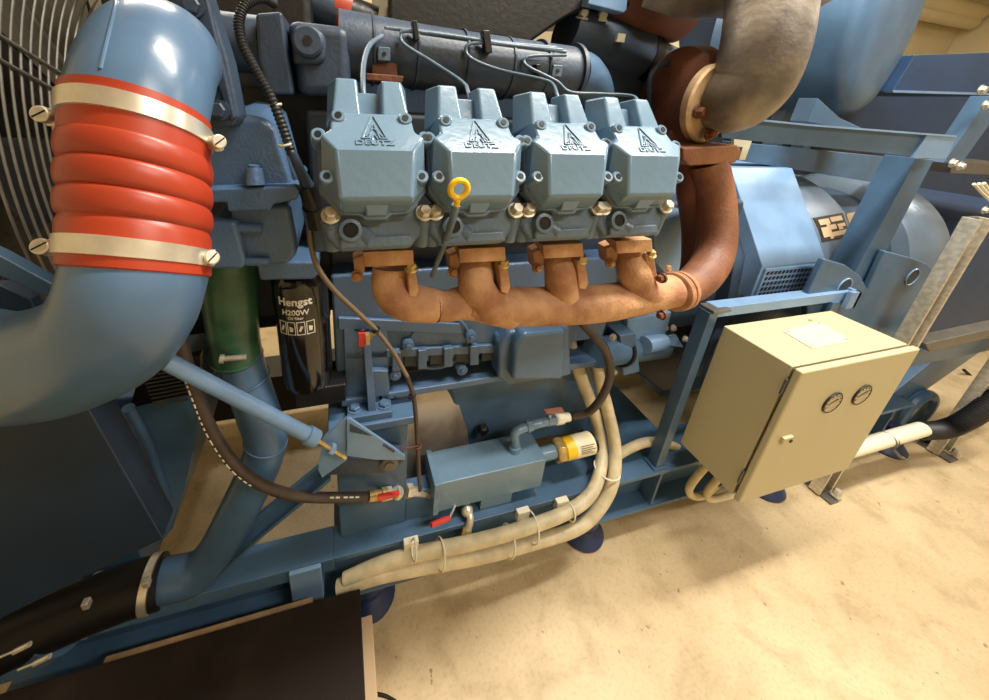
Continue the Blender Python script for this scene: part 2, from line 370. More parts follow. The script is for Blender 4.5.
# clips with zip ties
for i, (cx_, cy_, tx, ty) in enumerate([(411, 535, 414, 556), (524, 503, 531, 533), (562, 497, 570, 518)]):
    p = at(cx_, cy_, y=.692)
    t = thing('cable_clip', ['left cream cable clip on the rail edge, nearest the drain cock', 'middle cream cable clip on the rail edge', 'right cream cable clip on the rail edge, under the pump'][i], 'clip', p, 'cream cable clips on the rail')
    MB().box(p.x - .022, p.x + .022, .68, .699, .322, .362).build('clip_block', 'white', t, .002)
    b = MB(); b.box(p.x - .008, p.x + .008, .668, .685, .30, .33); b.cyl((p.x, .672, .318), (p.x, .66, .318), .008); b.build('tie_head', 'white', t, .001)
    # tie loop round the conduit(s)
    c_ = at(tx, ty - 6, y=.66); MB().torus(c_, (1, 0, -.15), .026 if i != 1 else .045, .0028, 32, 6).build('tie_strap', 'white', t)
for (tx, ty, r_, y_, lab) in [(440, 554, .04, .66, 'loose cream zip tie round the twin conduits between two clips'), (508, 541, .043, .65, 'cream zip tie round the twin conduits just left of the middle clip'), (607, 469, .043, .725, 'cream zip tie round the vertical stretch of the twin conduits')]:
    dvec = (1, 0, -.2) if ty > 500 else (.1, 0, 1)
    prop(MB().torus(at(tx, ty, y=y_), dvec, r_, .003, 36, 6).build('zip_tie', 'white'), lab, 'tie')

# ================================================================ CABINET & FRAME
X0, X1, Z0, Z1 = 1.155, 1.655, .472, .972
cb = thing('control_cabinet', 'cream steel control cabinet with two round gauges hung on the blue post frame', 'cabinet', ((X0 + X1) / 2, .6, Z0))
MB().box(X0, X1, .514, .708, Z0, Z1).build('cabinet_body', 'cream', cb, .004)
MB().box(X0 + .012, X1 - .012, .506, .515, Z0 + .012, Z1 - .012).build('door_seal', 'black', cb)
dr = MB().box(X0 - .004, X1 + .004, .488, .508, Z0 - .004, Z1 + .002).build('door', 'cream', cb, .006, 3)
for z in (Z0 + .06, Z1 - .09):
    MB().cyl((X0 - .004, .511, z), (X0 - .004, .511, z + .05), .004).build('hinge', 'galv', cb)
for gx, gz in ((1.349, .833), (1.477, .836)):
    g = MB().torus((gx, .486, gz), (0, 1, 0), .034, .0032, 40, 8).build('gauge', 'blacksteel', cb)
    MB().lathe((gx, .487, gz), (0, -1, 0), [(0, .034), (.003, .033)], 40).build('dial', 'glass', g)
    b = MB(); b.prism([(gx - .022, .483, gz - .002), (gx + .014, .483, gz + .012), (gx + .013, .483, gz + .015)], (0, .002, 0)); b.build('pointer', 'black', g)
    b = MB()
    for k in range(9):
        a = PI * (1.15 - k * .1625); b.cyl((gx + .030 * math.cos(a), .4838, gz + .030 * math.sin(a)), (gx + .025 * math.cos(a), .4838, gz + .025 * math.sin(a)), .0009, seg=6)
    b.build('scale_marks', 'black', g)
lk = MB().box(1.196, 1.236, .479, .489, .714, .738).build('lock', 'cream', cb, .003)
MB().cyl((1.226, .4795, .724), (1.226, .477, .724), .006).build('keyhole', 'black', lk)
pl = MB().hexa([(1.305, .558, .972), (1.485, .561, .972), (1.512, .66, .972), (1.318, .645, .972), (1.305, .558, .9745), (1.485, .561, .9745), (1.512, .66, .9745), (1.318, .645, .9745)]).build('top_label', 'label', cb, .0005)
b = MB()
for x, y in ((1.315, .566), (1.473, .568), (1.497, .652), (1.328, .638)): b.cyl((x, y, .974), (x, y, .977), .004, seg=12)
b.cyl((1.49, .672, .972), (1.49, .672, .976), .006, seg=12); b.build('rivets', 'zinc', pl)
fr2 = thing('cabinet_stand', 'light blue welded post frame holding the cream cabinet above the rail', 'frame', (1.1, .73, .35))
MB().box(1.085, 1.122, .712, .752, .35, 1.022).build('post', 'frame', fr2, .002)
MB().box(1.074, 1.134, .705, .76, .35, .358).build('post_foot', 'frame', fr2, .001)
MB().box(1.66, 1.70, .712, .752, .35, 1.0).build('post', 'frame', fr2, .002)
b = MB(); b.box(1.122, 1.76, .72, .762, .996, 1.032); b.build('cross_bar', 'frame2', fr2, .002)
b = MB(); b.box(1.715, 1.765, .70, .715, .975, 1.04); b.box(1.75, 1.765, .70, .80, .975, 1.04); b.build('end_plate', 'frame2', fr2, .001)
b = MB(); b.box(1.088, 1.16, .705, .755, 1.022, 1.032); b.build('end_cap', 'galv', fr2, .001)

# ================================================================ CYLINDER HEADS
NV = V((0, -math.cos(math.radians(20)), math.sin(math.radians(20)))); WV = V((0, math.sin(math.radians(20)), math.cos(math.radians(20))))
XC = [.046, .192, .343, .484]
EO = V((XC[0], .475, 1.527)) - NV * .034
def H(u, w, t):
    if w < 0: w *= .92
    return EO + V((u, 0, 0)) + WV * w + NV * t
hd = thing('cylinder_head', 'leftmost of the four cylinder heads, under a pale blue embossed cover', 'cylinder head', H(0, -.12, -.1), 'cylinder heads in a row')
A_, B_, Cc, Dd = (-.050, 0, .034), (.050, 0, .034), (.046, -.066, .026), (-.046, -.066, .026)
Ee, Ff = (.053, .058, -.002), (-.053, .058, -.002)
Gr, Gl = (.066, .022, .0203), (-.066, .022, .0203)
Kr, Kl = (.055, .030, .0153), (-.055, .030, .0153)
Sr, Sl = (.068, -.050, .002), (-.068, -.050, .002)
Tr, Tl = (.044, -.082, .002), (-.044, -.082, .002)
front = [A_, B_, Cc, Dd, Ee, Ff, Gr, Gl, Kr, Kl, Sr, Sl, Tr, Tl]
vs_ = [H(*p) for p in front]
ring = [5, 9, 7, 11, 13, 12, 10, 6, 8, 4]       # outer outline indices, counter-clockwise from rear left
back = [H(front[i][0] * 1.03, front[i][1], -.05) for i in ring]
fs_ = [(0, 7, 9, 5, 4, 8, 6, 1), (0, 1, 2, 3), (0, 3, 11, 7), (1, 6, 10, 2), (3, 2, 12, 13), (3, 13, 11), (2, 10, 12)]
nb = len(vs_); m_ = len(ring)
fs_ += [(ring[i], ring[(i + 1) % m_], nb + (i + 1) % m_, nb + i) for i in range(m_)] + [tuple(range(nb + m_ - 1, nb - 1, -1))]
cv = MB().add(vs_ + back, fs_).build('rocker_cover', 'cover', hd, .004, 3)
# rear horns
for sx in (-1, 1):
    h8 = [(.014, .050, -.05), (.055, .050, -.05), (.050, .102, -.05), (.014, .102, -.05), (.014, .052, -.006), (.052, .052, -.010), (.034, .098, -.020), (.020, .098, -.020)]
    h8 = [(.014, .050, -.06), (.062, .050, -.06), (.058, .118, -.06), (.014, .118, -.06), (.014, .050, -.004), (.052, .054, -.004), (.045, .112, -.022), (.017, .112, -.022)]
    MB().hexa([H(sx * a, b_, c) for a, b_, c in h8]).build('cover_horn', 'cover', cv, .004, 2)
MB().hexa([H(*p) for p in [(-.055, .05, -.07), (.055, .05, -.07), (.05, .10, -.07), (-.05, .10, -.07), (-.055, .05, -.03), (.055, .05, -.03), (.05, .098, -.036), (-.05, .098, -.036)]]).build('rear_deck', 'cover', cv, .002)
rim = [(-.072, .018), (-.072, -.054), (-.048, -.086), (-.022, -.088), (-.014, -.095), (.014, -.095), (.022, -.088), (.048, -.086), (.072, -.054), (.072, .018), (.058, .03), (-.058, .03)]
def rl(pts, t, k=1.0): return [H(u * k, w * k, t) for u, w in pts]
MB().loft([rl(rim, -.022), rl(rim, -.006), rl(rim, -.002, .985)]).build('cover_rim', 'head', hd, .0012)
MB().loft([rl(rim, -.030, .99), rl(rim, -.0225, .99)]).build('gasket', 'seal', hd)
MB().hexa([H(*p) for p in [(-.018, -.089, -.004), (.018, -.089, -.004), (.018, -.06, -.004), (-.018, -.06, -.004), (-.012, -.088, .003), (.012, -.088, .003), (.018, -.062, .024), (-.018, -.062, .024)]]).build('rim_notch', 'cover', cv, .002)
sd_ = (NV + V((0, 0, .25))).normalized()
for u, w, t in ((-.044, .050, .004), (.044, .050, .004), (-.070, .024, .006), (.070, .024, .006), (-.061, -.034, .018), (.061, -.034, .018)):
    q = H(u, w, t)
    bo = MB().lathe(q - sd_ * .024, sd_, [(0, .0105), (.026, .0095), (.028, .0078)], 20).build('screw_boss', 'cover', cv)
    MB().lathe(q + sd_ * .0042, sd_, [(0, .0045), (.0008, .0045)], 12).build('screw_socket', 'black', bo)
# emblem: three strokes forming a tall spire over the word, raised on the sloping panel
su = (H(*Ee) - H(*B_)).normalized(); su = (H(0, .058, -.002) - H(0, 0, .034)).normalized(); sn = V((1, 0, 0)).cross(su).normalized()
PO = H(0, 0, .034)
def onTop(p): return PO + V((p.x, 0, 0)) + su * p.y + sn * (p.z + .0004)
text_mb('DEUTZ', .0115, .0012, lambda p: onTop(V((p.x * 1.35, .009 + p.y, p.z))), .0003).build('embossed_word', 'cover', cv)
def stroke(b, x0, y0, x1, y1, w=.0018):
    d = V((x1 - x0, y1 - y0, 0)).normalized(); n = V((-d.y, d.x, 0)) * w / 2
    P_ = [V((x0, y0, 0)) + n, V((x1, y1, 0)) + n * .6, V((x1, y1, 0)) - n * .6, V((x0, y0, 0)) - n]
    b.prism([onTop(p - V((0, 0, .001))) for p in P_], sn * .0026)
b = MB()
for a in [(-.016, .020, -.001, .062), (.016, .020, .001, .062), (-.016, .020, -.007, .020), (.016, .020, .007, .020), (-.007, .020, -.0005, .045), (.007, .020, .0005, .045), (-.011, .023, 0, .038), (.011, .023, 0, .038), (-.004, .019, 0, .027), (.004, .019, 0, .027)]: stroke(b, *a)
b.build('embossed_emblem', 'cover', cv)
# head casting under the cover
hb = [(-.068, -.07), (-.074, -.095), (-.066, -.120), (-.050, -.140), (.050, -.140), (.066, -.120), (.074, -.095), (.068, -.07)]
MB().loft([rl(hb, -.10), rl(hb, -.03), rl([(u * .95, w * .99) for u, w in hb], -.022)]).build('head_casting', 'head', hd, .005, 3)
MB().prism(rl([(-.048, -.118), (.05, -.118), (.052, -.136), (-.05, -.136)], -.03), NV * .016).build('port_pad', 'head', hd, .004, 3)
MB().lathe(H(-.034, -.108, -.04), NV, [(0, .019), (.022, .016), (.03, .0155), (.031, .0105), (.024, .0095)], 28).build('plug_boss', 'head', hd)
MB().lathe(H(-.034, -.108, -.012), NV, [(0, .0095), (.001, .0095)], 20).build('plug_hole', 'black', hd)
MB().tube([H(-.02, -.114, -.03), H(-.004, -.126, -.018)], [.016, .011], 20, 0).build('cast_lug', 'head', hd)
for x in (-.059, .071):
    bb = MB().tube([H(x, -.135, -.05), H(x, -.092, -.03)], [.012, .0145], 20, 0).build('bolt_boss', 'head', hd)
    MB().bolt(H(x, -.085, -.018), (NV + V((0, 0, .5))), .0098, .013).build('head_bolt', 'zinc', bb, .0006)
names = ['second cylinder head from the left, behind the yellow dipstick ring', 'third cylinder head from the left, with a fuel pipe entering between its horns', 'rightmost cylinder head, next to the rusty exhaust riser']
for k in (1, 2, 3): dup(hd, (XC[k] - XC[0], 0, 0), names[k - 1])

# ================================================================ EXHAUST MANIFOLD
ex = thing('exhaust_manifold', 'rusty cast exhaust manifold running beneath the four cylinder heads', 'manifold', at(540, 320, y=.55))
YM = .56
r0, r1_ = .0345, .0365
b = MB(); b.tube(path([(468, 300, YM), (500, 306, YM), (560, 306, YM), (610, 302, YM), (672, 291, YM + .01)]), [.034, .0385, .0395, .040, .0375], 28, 8); b.build('log_pipe', 'rust', ex)
b = MB(); b.tube(path([(392, 268, YM + .02), (392, 288, YM + .01), (405, 301, YM), (436, 306, YM)]), [.034, .035, .035, .031], 28, 8); b.build('runner', 'rust', ex)
b = MB(); b.tube(path([(427, 304, YM), (446, 306, YM), (462, 303, YM), (478, 303, YM)]), [.028, .029, .031, .034], 24, 6); b.build('slip_joint', 'rust', ex)
MB().torus(path([(436, 305.5, YM)])[0], (1, 0, 0), .0285, .0028, 40, 8).build('joint_ring', 'rustdk', ex)
b = MB(); b.tube(path([(476, 262, YM + .02), (476, 285, YM - .005), (486, 302, YM - .005), (512, 311, YM)]), [.031, .033, .038, .036], 28, 8); b.build('runner', 'rust', ex)
b = MB(); b.tube(path([(558, 255, YM + .02), (560, 272, YM), (562, 296, YM)]), [.029, .030, .033], 28, 8); b.build('runner', 'rust', ex)
b = MB(); b.tube(path([(632, 250, YM + .02), (633, 270, YM), (642, 290, YM - .002), (660, 298, YM)]), [.031, .033, .034, .028], 28, 8); b.build('runner', 'rust', ex)
for i, (x0, x1, yt, yb) in enumerate([(363, 413, 250, 267), (459, 505, 247, 263), (543, 583, 243, 259), (616, 652, 239, 254)]):
    pts = [(x0, yt + 2), (x1, yt), (x1 + 1, yb - 2), (x0 + 1, yb)]
    f_ = Yp(pts, .53)
    b = MB(); b.hexa([f_[3], f_[2], f_[2] + V((0, .05, .02)), f_[3] + V((0, .05, .02)), f_[0], f_[1], f_[1] + V((0, .05, -.004)), f_[0] + V((0, .05, -.004))])
    fl = b.build('port_flange', 'rust', ex, .003)
    # rear flange ear on the left and clamp strap on the right
    g = Yp([(x0 - 10, yt + 9), (x0 + 2, yt + 4), (x0 + 2, yb + 6), (x0 - 8, yb + 10)], .575); MB().prism(g, (0, .03, 0)).build('flange_ear', 'rust', fl, .003)
    g = Yp([(x1 - 6, yb + 2), (x1 + 2, yb), (x1 + 6, yb + 24), (x1 + 3, yb + 31), (x1 - 4, yb + 30)], .535); MB().prism(g, (0, .035, 0)).build('clamp_strap', 'rust', fl, .003)
    p = at(x1 - 2, yb + 1, y=.54); MB().bolt(p, (0, -.3, 1), .0085, .011).build('flange_bolt', 'brass', fl)
    p = at(x0 - 6, yb + 9, y=.572); MB().bolt(p, (0, -1, .3), .0075, .01).build('flange_bolt', 'rust', fl)
g = path([(677, 291, YM + .012)])[0]
d = (path([(700, 283, YM + .03)])[0] - path([(655, 294, YM)])[0]).normalized()
b = MB(); b.lathe(g, d, [(-.02, .037), (-.016, .045), (-.004, .046), (0, .040), (.002, .046), (.014, .045), (.018, .037)], 36); cl = b.build('clamp_collar', 'rust', ex)
for (x, y) in ((662, 278), (662, 315)):
    p = at(x, y, y=YM - .03); MB().bolt(p, (-1, -.2, 0), .008, .012).build('collar_bolt', 'rustdk', cl)
# riser
rs = thing('exhaust_riser', 'rusty exhaust pipe sweeping up from the manifold to the turbine flange', 'pipe', at(700, 300, y=.6))
MB().tube(path([(676, 292, YM + .01), (697, 281, .585), (712, 260, .62), (717, 232, .65), (715, 195, .68), (708, 163, .70)]), [.037, .041, .043, .043, .042, .042], 32, 8).build('pipe_body', 'rust2', rs)
MB().tube(path([(694, 285, .64), (699, 262, .68), (699, 225, .72), (694, 190, .73), (694, 160, .74)]), [.04, .042, .042, .04, .04], 28, 8).build('inner_pipe', 'rustdk', rs)
f_ = Yp([(683, 148), (738, 145), (742, 152), (736, 163), (690, 166), (683, 160)], .66); MB().prism(f_, (0, .11, 0))  .build('top_flange', 'rust2', rs, .004)
p = at(683, 270, y=.60)
for (x, y, yy) in ((667, 268, .57), (723, 269, .61)): MB().bolt(at(x, y, y=yy - .01), (0, -1, .2), .007, .008, False).build('plug', 'rust', rs)
# turbine housing
tb = thing('turbine_housing', 'dark rusty turbine housing behind the silver lagged exhaust elbow', 'housing', at(690, 150, y=.8))
c_ = at(690, 104, y=.80)
b = MB(); b.lathe(c_ + V((-.06, .04, 0)), (1, -.15, 0), [(0, .04), (.005, .10), (.03, .135), (.07, .14), (.10, .12), (.115, .08)], 48); b.build('volute', 'rustdk', tb)
b = MB(); b.lathe(at(713, 104, y=.70), (.16, -.98, .0), [(-.02, .06), (-.018, .086), (-.002, .088), (.003, .083)], 48); rg = b.build('flange_ring', 'lagring', tb)
for (x, y) in ((698, 112), (709, 134)): MB().bolt(at(x, y, y=.682), (.16, -.98, .1), .011, .014).build('ring_bolt', 'rustdk', rg)
b = MB(); b.tube([at(676, 165, y=.78), at(680, 130, y=.79)], .05, 24, 0); b.build('inlet_neck', 'rustdk', tb)
MB().tube(path([(598, -14, 1.02), (640, -2, 1.0), (684, 8, .98)]), [.09, .10, .09], 32, 4).build('compressor_duct', 'rustdk', tb)
# lagged elbow
lg = thing('lagged_exhaust_elbow', 'exhaust elbow wrapped in crinkled silver brown lagging at top centre right', 'pipe', at(762, 100, y=.75))
b = MB(); b.tube(path([(722, 100, .70), (736, 98, .665), (752, 80, .65), (763, 48, .65), (769, 10, .67), (774, -30, .69)]), [.068, .074, .077, .077, .077, .077], 40, 8); b.build('lagged_pipe', 'lag', lg)
b = MB(); b.tube(path([(782, 4, .70), (786, -18, .71)]), [.093, .098], 36, 2); b.build('lagging_cuff', 'lag', lg, .015, 4)
b = MB(); b.tube(path([(655, -22, .86), (690, -14, .82), (728, -12, .78), (770, -12, .74), (810, -14, .72)]), [.06, .066, .06, .066, .055], 28, 8); b.build('lagging_roll', 'lag', lg)
lg2 = at(820, -5, y=.72)

# ================================================================ ENGINE BLOCK
en = thing('engine_block', 'dark blue engine crankcase with ribbed side below the rusty manifold', 'engine', (.35, 1.0, .55))
MB().box(-.03, .80, .81, 1.25, .90, 1.19).build('crankcase', 'blue_cast', en, .008)
MB().box(-.03, .80, .87, 1.25, 1.185, 1.34).build('shaded_upper_crankcase', 'dark', en, .008)  # dark paint stands in for the shade behind the manifold
b = MB()
b.prism(Yp([(338, 318), (460, 324), (462, 334), (338, 330)], .80), (0, .03, 0)); b.prism(Yp([(345, 352), (500, 345), (500, 353), (345, 360)], .80), (0, .03, 0)); b.build('side_rib', 'blue_cast', en, .003)
c_ = at(440, 345, y=.80); MB().torus(c_ + V((0, .01, .0)), (0, 1, 0), .085, .005, 40, 8).build('cover_seam', 'blue_cast', en)
for (x, y) in ((408, 345), (471, 337), (395, 375), (462, 370), (500, 338)):
    b = MB(); p = at(x, y, y=.797); b.lathe(p, (0, -1, 0), [(-.02, .017), (.004, .016), (.006, .012)], 20); b.bolt(p + V((0, -.005, 0)), (0, -1, 0), .009, .008); b.build('side_bolt', 'blue_cast', en)
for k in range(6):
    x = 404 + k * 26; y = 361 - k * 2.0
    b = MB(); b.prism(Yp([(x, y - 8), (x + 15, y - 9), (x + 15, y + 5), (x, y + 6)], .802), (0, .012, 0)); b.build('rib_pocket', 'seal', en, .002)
for k in range(7):
    x = 392 + k * 26; y = 362 - k * 2.0
    b = MB(); b.prism(Yp([(x, y - 9), (x + 9, y - 10), (x + 9, y + 9), (x, y + 10)], .79), (0, .02, 0)); b.build('rib', 'blue_cast', en, .003)
b = MB(); zr = at(500, 378, y=.79).z; b.box(-.02, .85, .785, .86, zr - .01, zr + .012); b.build('sump_rail', 'blue_cast', en, .004)
z2 = at(500, 392, y=.86).z
su = MB(); su.hexa([(.40, .91, .36), (.92, .91, .36), (.92, 1.4, .36), (.40, 1.4, .36), (.29, .90, .80), (1.0, .90, .80), (1.0, 1.4, .80), (.29, 1.4, .80)])
su.build('oil_sump', 'blue', en, .02, 3)
MB().lathe(at(483, 430, y=.88), (0, -1, 0), [(-.01, .022), (.008, .02), (.014, .012)], 6).build('drain_plug', 'blacksteel', en)
# side cover (light)
b = MB(); f_ = Yp([(516, 345), (524, 334), (566, 330), (566, 352), (563, 380), (512, 381)], .735); b.prism(f_, (0, .09, 0)); b.build('side_cover', 'blue', en, .012, 4)
b = MB(); f_ = Yp([(500, 345), (510, 332), (570, 326), (572, 376), (508, 386), (498, 378)], .765); b.prism(f_, (0, .06, 0)); b.build('side_cover_base', 'blue_cast', en, .01, 3)
# starter-like cylinder and rear parts
st = thing('starter_motor', 'grey blue cylindrical starter motor with flanged end below the exhaust clamp', 'motor', at(640, 370, y=.85))
a, c = at(596, 352, y=.80), at(660, 345, y=.92)
b = MB(); b.tube([a, c], .05, 32, 0); b.build('motor_body', 'blue', st)
d = (c - a).normalized()
m_ = a + (c - a) * .3; MB().lathe(m_, d, [(0, .058), (.01, .06), (.016, .054)], 32).build('end_ring', 'blacksteel', st)
b = MB(); b.prism(Yp([(620, 336), (636, 333), (640, 372), (624, 376)], .80), (0, .08, 0)); b.build('flange', 'blue', st, .004)
for (x, y) in ((613, 337), (614, 372)): MB().bolt(at(x, y, y=.79), (-1, -.6, .2), .008, .01).build('bolt', 'zinc', st)
MB().tube([at(644, 345, y=.82), at(662, 341, y=.84)], .03, 24, 0).build('solenoid', 'frame2', st)
bh = thing('flywheel_housing', 'blue flywheel housing between the last cylinder head and the alternator', 'housing', (.95, 1.0, .7))
b = MB(); b.box(.82, 1.30, .86, 1.3, .85, 1.34); b.build('housing_body', 'dark', bh, .02, 3)
f_ = Yp([(655, 222), (690, 212), (697, 262), (668, 277), (655, 262)], .78); MB().prism(f_, (0, .1, 0)).build('lug', 'frame2', bh, .004)
f_ = Yp([(628, 320), (672, 312), (664, 340), (625, 346)], .84); MB().prism(f_, (0, .05, 0)).build('side_pad', 'frame2', bh, .004)
b = MB()
f_ = Yp([(652, 345), (690, 322), (714, 322), (695, 370), (690, 388), (662, 392), (636, 372)], .88); b.prism(f_, (0, .25, 0)); b.build('coupling_guard', 'blacksteel', bh, .01)
f_ = Yp([(652, 340), (676, 334), (684, 348), (655, 344)], .865); MB().prism(f_, (0, .04, 0)).build('guard_tab', 'frame2', bh, .003)
for (x, y) in ((704, 310), (685, 339), (683, 370), (665, 328), (673, 328)): MB().bolt(at(x, y, y=.85), (0, -1, .2), .009, .01).build('bolt', 'zinc', bh)
# engine mount pedestal
mp = thing('mount_pedestal', 'blue box pedestal on the rail with a capped top under the engine bracket', 'pedestal', (.06, .85, .35))
MB().box(-.04, .155, .75, .98, .35, .765).build('pedestal_body', 'frame', mp, .004)
MB().box(-.055, .172, .735, .99, .765, .79).build('cap_plate', 'blue', mp, .004)
p = at(389, 463, y=.696); MB().lathe(p, (0, -1, 0), [(0, .024), (.006, .024), (.008, .014), (.012, .013)], 24).build('side_bolt', 'galv', mp)
MB().box(.155, .30, .752, .80, .35, .47).build('side_plate', 'frame', mp, .003)
eb = thing('engine_bracket', 'upright blue cast bracket with centre rib bolted to the mount pedestal', 'bracket', (.05, .82, .79))
b = MB(); b.prism(Yp([(343, 326), (387, 330), (391, 408), (347, 412)], .80), (0, .03, 0)); b.build('back_plate', 'blue_cast', eb, .003)
b = MB()
c0, c1, c2_, c3 = at(362, 330, y=.80), at(369, 330, y=.80), at(376, 412, y=.80), at(368, 412, y=.80)
b.hexa([c3 + V((0, -.05, 0)), c2_ + V((0, -.05, 0)), c2_, c3, c0 + V((0, -.01, 0)), c1 + V((0, -.01, 0)), c1, c0]); b.build('rib', 'blue_cast', eb, .002)
b = MB(); b.box(at(347, 412, y=.76).x, at(392, 412, y=.76).x, .745, .83, .79, .812); b.build('foot_plate', 'blue_cast', eb, .003)
f_ = Yp([(372, 371), (388, 371), (390, 405), (376, 406)], .785); MB().prism(f_, (0, .02, 0)).build('pad', 'blue', eb, .002)
for (x, y) in ((355, 409), (384, 405)):
    p = at(x, y, z=.812); MB().bolt(p, (0, 0, 1), .014, .012).build('bolt', 'blue', eb)
p = at(360, 338, y=.78); rd = MB().box(p.x - .004, p.x + .012, .77, .785, p.z - .02, p.z + .02).build('red_tab', 'redlev', eb, .001)
b = MB(); q = at(368, 338, y=.775); b.cyl(q, at(376, 332, y=.77), .005); b.box(q.x - .006, q.x + .004, .766, .78, q.z - .014, q.z + .014); b.build('terminal', 'brass', eb)
# drip tray sheet
f_ = [at(398, 386, y=.90), at(443, 383, y=.90), at(460, 404, y=.86), at(470, 436, y=.83), at(472, 480, y=.83), at(470, 505, y=.83), at(398, 515, y=.83), at(398, 430, y=.85)]
b = MB()
g0 = [at(398, 386, y=.93), at(443, 383, y=.93)]; g1 = [at(398, 432, y=.86), at(470, 436, y=.86)]; g2 = [at(398, 515, y=.84), at(474, 505, y=.84)]
sheet = [at(398, 386, y=.92), at(440, 383, y=.92), at(458, 402, y=.905), at(467, 430, y=.89), at(472, 470, y=.87), V((at(472, 470, y=.87).x + .01, .865, .351)), V((.16, .865, .351))]
b.prism(sheet, (0, .004, 0)); o = b.build('splash_plate', 'tray', None, .001); prop(o, 'bare shiny sheet steel plate between the pedestal and the oil sump', 'plate')
# ================================================================ INTAKE + TOP
im = thing('intake_manifold', 'dark blue grey ribbed intake tube running above the cylinder heads', 'manifold', at(470, 90, y=.85))
MB().tube(path([(338, 45, .85), (420, 58, .85), (500, 68, .85), (568, 76, .85)]), .064, 36, 4).build('tube', 'dark', im)
for x, y in ((372, 51), (413, 57), (460, 63), (503, 69), (536, 71)):
    MB().lathe(at(x, y, y=.85), (1, 0, 0), [(-.003, .064), (-.002, .0675), (.002, .0675), (.003, .064)], 36).build('rib', 'dark', im)
b = MB(); b.tube(path([(570, 76, .85), (580, 79, .86), (590, 92, .88), (593, 112, .90)]), [.060, .060, .056, .052], 32, 6); b.build('end_elbow', 'blue', im)
MB().lathe(at(569, 76, y=.85), (1, 0, 0), [(-.005, .064), (-.004, .072), (.005, .072), (.006, .064)], 36).build('end_flange', 'dark', im)
for (x, y) in ((384, 54), (557, 71)):
    p = at(x, y, y=.78); MB().box(p.x - .012, p.x + .012, .778, .80, p.z - .012, p.z + .012).build('boss', 'head', im, .002)
    MB().cyl((p.x, .778, p.z), (p.x, .776, p.z), .004).build('boss_hole', 'blacksteel', im)
b = MB(); f_ = Yp([(372, 64), (396, 62), (398, 76), (372, 76)], .79); b.prism(f_, (0, .03, 0)); f_ = Yp([(366, 73), (404, 76), (402, 83), (366, 80)], .77); b.prism(f_, (0, .04, 0)); b.build('pressure_block', 'rustdk', im, .002)
ib = thing('intake_end_housing', 'dark blue square end housing with a round socket plug, left of the intake tube', 'housing', at(300, 98, y=.82))
f_ = Yp([(255, 13), (282, 11), (293, 95), (270, 94), (258, 60)], .76); MB().prism(f_, (0, .12, 0)).build('end_plate', 'dark', ib, .006)
f_ = Yp([(285, 18), (350, 26), (352, 95), (298, 96)], .78); MB().prism(f_, (0, .12, 0)).build('housing_body', 'dark', ib, .02, 3)
f_ = Yp([(292, 28), (322, 30), (326, 40), (325, 60), (318, 65), (292, 64)], .765); MB().prism(f_, (0, .03, 0)).build('plug_pad', 'dark', ib, .008, 3)
p = at(308, 42, y=.76); pg = MB().lathe(p, (0, -1, .1), [(-.01, .026), (.008, .026), (.012, .022)], 32).build('round_plug', 'dark', ib)
MB().lathe(p + V((0, -.012, .001)), (0, -1, .1), [(0, .009), (.001, .009)], 6).build('socket', 'blacksteel', ib)
MB().cyl(at(222, 42, y=.83), at(262, 46, y=.83), .05).build('neck', 'dark', ib)
ab = thing('air_filter_box', 'large black box at the top of the picture above the intake tube', 'box', at(480, 40, y=1.0))
zb = at(450, 33, y=.93).z
b = MB(); f_ = Yp([(388, -60), (388, 24), (530, 43), (560, 22), (585, 8), (640, 8), (640, -60)], .93); b.prism(f_, (0, .4, 0)); b.build('box_body', 'blacksteel', ab, .01)
f_ = Yp([(590, -6), (628, -6), (627, 10), (624, 13), (588, 4)], .90); MB().prism(f_, (0, .03, 0)).build('blue_plate', 'frame2', ab, .003)
dp = thing('charge_pipe', 'dark grey pipe with a black band behind the right cylinder heads', 'pipe', at(610, 60, y=1.0))
MB().tube(path([(565, 30, 1.0), (600, 42, 1.0), (642, 58, 1.0)]), [.065, .066, .068], 32, 4).build('pipe_body', 'dark', dp)
MB().tube(path([(638, 57, 1.0), (645, 60, 1.0)]), .0705, 32, 0).build('band', 'black', dp)
MB().tube(path([(645, 60, 1.0), (662, 67, 1.0), (690, 72, 1.02)]), [.064, .06, .05], 32, 4).build('pipe_end', 'dark', dp)
p = at(620, 38, y=.93); MB().box(p.x - .012, p.x + .012, .925, .94, p.z - .01, p.z + .01).build('tag', 'label', dp)
b = MB()
for (x, y) in ((582, 18), (601, 20)): b.bolt(at(x, y, y=.95), (0, -.3, 1), .012, .02)
b.build('clamp_bolts', 'label', dp)
hose('breather_pipe', 'thin grey pipe curving down beside the rusty turbine housing', 'pipe', [(668, 63, .84), (656, 68, .84), (650, 80, .84), (650, 105, .85), (650, 120, .86)], .007, 'dark')
fl_ = [('leftmost cylinder head', [(366, 112, .60), (363, 88, .62), (364, 62, .68), (370, 45, .74), (382, 36, .78)], .0045),
       ('second cylinder head', [(473, 116, .60), (468, 92, .64), (462, 82, .68), (432, 62, .74), (405, 45, .77), (401, 36, .78), (409, 31, .78), (460, 37, .78), (510, 45, .78), (562, 50, .78)], .0036),
       ('third cylinder head', [(564, 121, .60), (557, 95, .64), (552, 84, .68), (540, 79, .70), (500, 70, .75), (474, 60, .77), (466, 51, .78), (474, 43, .78), (520, 46, .78), (566, 52, .78)], .0036),
       ('rightmost cylinder head', [(641, 123, .60), (638, 104, .64), (631, 96, .68), (600, 94, .72), (570, 92, .74), (556, 81, .75), (530, 68, .77), (524, 61, .78), (532, 56, .78), (566, 55, .78)], .0036)]
